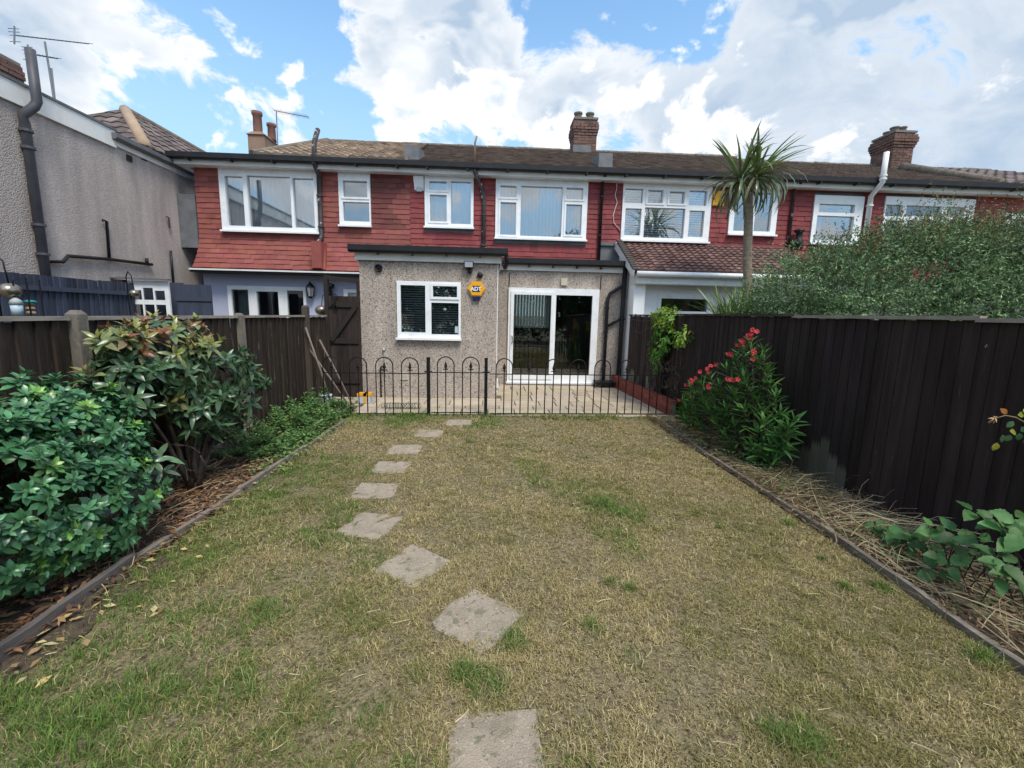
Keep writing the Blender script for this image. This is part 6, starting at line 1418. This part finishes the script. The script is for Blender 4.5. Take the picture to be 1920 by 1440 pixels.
def make_grass(n, y0, y1, wscale, seed):
    r_ = np.random.default_rng(seed)
    x = r_.uniform(-2.24, 2.68, n); y = r_.uniform(y0, y1, n)
    dens = fbm(x, y, 1.7, 5); keep = r_.uniform(0, 1, n) < np.clip(.10 + 2.6 * (dens - .27), .10, 1)
    fine = .55 * vnoise(x, y, 13, 201) + .45 * vnoise(x, y, 29, 202); keep &= r_.uniform(0, 1, n) < np.clip(.25 + 3.0 * (fine - .36), .22, 1)
    for (sx, sy, s, a) in STN:
        ca, sa_ = math.cos(a), math.sin(a); u = (x - sx) * ca + (y - sy) * sa_; v = -(x - sx) * sa_ + (y - sy) * ca
        e = s * (.86 + .30 * (vnoise(x, y, 7, 77) - .5) + .16 * (vnoise(x, y, 25, 78) - .5))
        keep &= ~((np.abs(u) < e) & (np.abs(v) < e))
    sx_ = np.clip((x + 2.2 + .2 * (vnoise(x, y, 3, 66) - .5)) / .22, 0, 1) + np.clip((y - 2.5) / .6, 0, 1) + np.clip((1.6 - y) / .3, 0, 1); keep &= r_.uniform(0, 1, n) < np.clip(sx_, .08, 1)
    x, y = x[keep], y[keep]; n = len(x)
    green = fbm(x, y, .9, 31) * 1.0 + np.clip((-x - .9) / 1.6, 0, 1) * .16 + np.clip((2.6 - y) / 1.2, 0, 1) * np.clip((-.6 - x) / 1.0, 0, 1) * .09 + np.clip((y - 6.2) / .7, 0, 1) * np.clip((-.2 - x) / 1.0, 0, 1) * .5 - .10 * np.clip((x - .2), 0, 1) + .10 * (vnoise(x, y, 6, 9) - .5)
    green = np.clip((green - .52) / .28, 0, 1)
    dry = np.clip((.6 * fbm(x, y, 1.5, 50) + .4 * fbm(x, y, 5.0, 58) - .34) / .30, 0, 1)
    tall = np.ones(n)
    for c, rr in TUFTS:
        d = np.hypot(x - c.x, y - c.y) + .35 * rr * (r_.uniform(0, 1, n) - .5); k = np.clip(1.3 - d / rr, 0, 1) ** .7; green = np.maximum(green, k); tall += .6 * k
    edge = np.clip((y - 6.8) / .2, 0, 1); tall += edge * 1.3; green = np.maximum(green, edge * .75)
    tall += .6 * green
    straw_c = np.array([(.50, .415, .21), (.45, .365, .18), (.58, .49, .29), (.31, .24, .13), (.43, .36, .155)])[r_.integers(0, 5, n)]
    olive = np.array([(.245, .235, .085), (.19, .185, .065), (.30, .27, .11)])[r_.integers(0, 3, n)]
    grn = np.array([(.14, .225, .05), (.18, .265, .062), (.11, .185, .05)])[r_.integers(0, 3, n)]
    mixo = (r_.uniform(0, 1, n) < (.92 - .86 * dry))[:, None]
    col = np.where(mixo, olive, straw_c); col = np.where((r_.uniform(0, 1, n) < green * .9)[:, None], grn, col)
    col = col * np.clip(r_.normal(1, .16, (n, 1)), .55, 1.5)
    L = r_.gamma(5, .0042, n) * (.5 + .55 * vnoise(x, y, 5, 91) + .75 * vnoise(x, y, 15, 92) ** 1.5) * tall; th = r_.uniform(0, 2 * np.pi, n)
    el = np.clip(r_.normal(.55, .38, n) + .45 * green, .05, 1.5)
    h = np.stack([np.cos(th), np.sin(th)], 1); s_ = np.stack([-np.sin(th), np.cos(th)], 1); wd = wscale * r_.uniform(.8, 1.4, n)
    base = np.stack([x, y, np.zeros(n) + .001], 1); H3_ = np.concatenate([h, np.zeros((n, 1))], 1); S3 = np.concatenate([s_, np.zeros((n, 1))], 1)
    mid = base + H3_ * (L * .5 * np.cos(el))[:, None]; mid[:, 2] += L * .55 * np.sin(el) + .003
    bend = S3 * (L * r_.normal(0, .22, n))[:, None]
    tip = base + H3_ * (L * np.cos(el * .75))[:, None] + bend; tip[:, 2] += L * .85 * np.sin(el) + .002
    V = np.stack([base - S3 * wd[:, None] / 2, base + S3 * wd[:, None] / 2, mid + S3 * wd[:, None] * .42, mid - S3 * wd[:, None] * .42, tip], 1).reshape(-1, 3)
    i = (np.arange(n) * 5)[:, None]
    F = np.concatenate([i + np.array([[0, 1, 2]]), i + np.array([[0, 2, 3]]), i + np.array([[3, 2, 4]])], 0)
    return V, F, col.repeat(5, 0)
parts = [make_grass(430000, 1.0, 2.9, .0030, 1), make_grass(270000, 2.9, 5.0, .0042, 2), make_grass(140000, 5.0, 7.12, .0058, 3), make_grass(16000, -2.4, 1.0, .006, 4)]
Vs, Fs, Cs, n0 = [], [], [], 0
for V, F, c in parts: Vs.append(V); Fs.append(F + n0); Cs.append(c); n0 += len(V)
o = link('grass', fast_mesh('grass', np.concatenate(Vs), np.concatenate(Fs), K['grass'], np.concatenate(Cs)), (0, 0, 0), None)
tag(o, 'short dry grass with green patches covering the lawn', kind='stuff')
straw(900, (-2.2, 2.6), (1.0, 6.9), (.04, .09), .003, [(.52, .44, .27), (.44, .35, .2)], 'dry_stems', 'loose straw clippings scattered on the lawn', .12, zr=(.012, .03), dens=lambda x, y: .35 + .65 * (vnoise(x, y, 2, 12) > .5))

# ------------------------------------------------------------------ tree mirrored in an upper window; unseen hedge bushes added to darken window reflections
def leafy_tree(name, label, cat, x, y, h, blobs, trunk_r):
    t = thing(name, label, cat, (x, y, 0))
    MB().tube([(x, y, -.1), (x + .1, y, h * .3), (x - .05, y, h * .62)], [trunk_r, trunk_r * .75, trunk_r * .4], 10).build('trunk', K['bark'], t, True)
    spray_shrub(t, blobs, 2600, 8, .10, .16, [(.05, .10, .035), (.07, .13, .04), (.04, .08, .03)], .5, zmin=.4, inner_=.3, name='crown')
    return t
leafy_tree('garden_tree', 'leafy garden tree mirrored in the wide upper window', 'tree', 5.4, -9.5, 7.6, [(5.4, -9.5, 5.4, 1.7, 1.5, 1.9), (4.3, -9.4, 4.3, 1.3, 1.2, 1.4), (6.7, -9.5, 4.6, 1.4, 1.2, 1.5)], .2)
for hx_, lb in ((-5.2, 'added unseen hedge bush darkening the kitchen window reflection'), (.4, 'added unseen hedge bush darkening the reflection in the left half of the sliding door'), (5.9, 'added unseen hedge bush darkening the reflection in the right half of the sliding door'), (11.5, 'added unseen hedge bush under the mirrored garden tree, darkening window reflections'), (-10.8, 'added unseen hedge bush darkening the french window reflection')):
    leafy_tree('hedge_bush', lb, 'hedge', hx_, -8.5, 2.4, [(hx_ - 1.5, -8.5, 1.9, 1.9, .8, 1.9), (hx_ + 1.5, -8.4, 2.0, 1.9, .8, 2.0), (hx_, -8.5, 2.5, 1.6, .8, 1.7)], .12)

def off_stones(x, y):
    k = np.ones(len(x))
    for (sx, sy, s, a) in STN:
        u = (x - sx) * math.cos(a) + (y - sy) * math.sin(a); v = -(x - sx) * math.sin(a) + (y - sy) * math.cos(a)
        k *= 1 - .985 * ((np.abs(u) < s * .93) & (np.abs(v) < s * .93))
    return k
straw(42000, (-2.2, 2.64), (1.0, 4.6), (.012, .034), .0030, [(.25, .195, .10), (.19, .15, .08), (.36, .29, .155), (.14, .11, .06), (.20, .18, .075)], 'thatch', 'flat mat of dead grass lying between the lawn blades', .10, zr=(.004, .012), dens=off_stones)
straw(12000, (-2.2, 2.64), (4.6, 7.0), (.02, .045), .0045, [(.25, .195, .10), (.19, .15, .08), (.36, .29, .155), (.14, .11, .06)], 'thatch', 'flat mat of dead grass on the lawn towards the iron railings', .10, zr=(.004, .012), dens=off_stones)
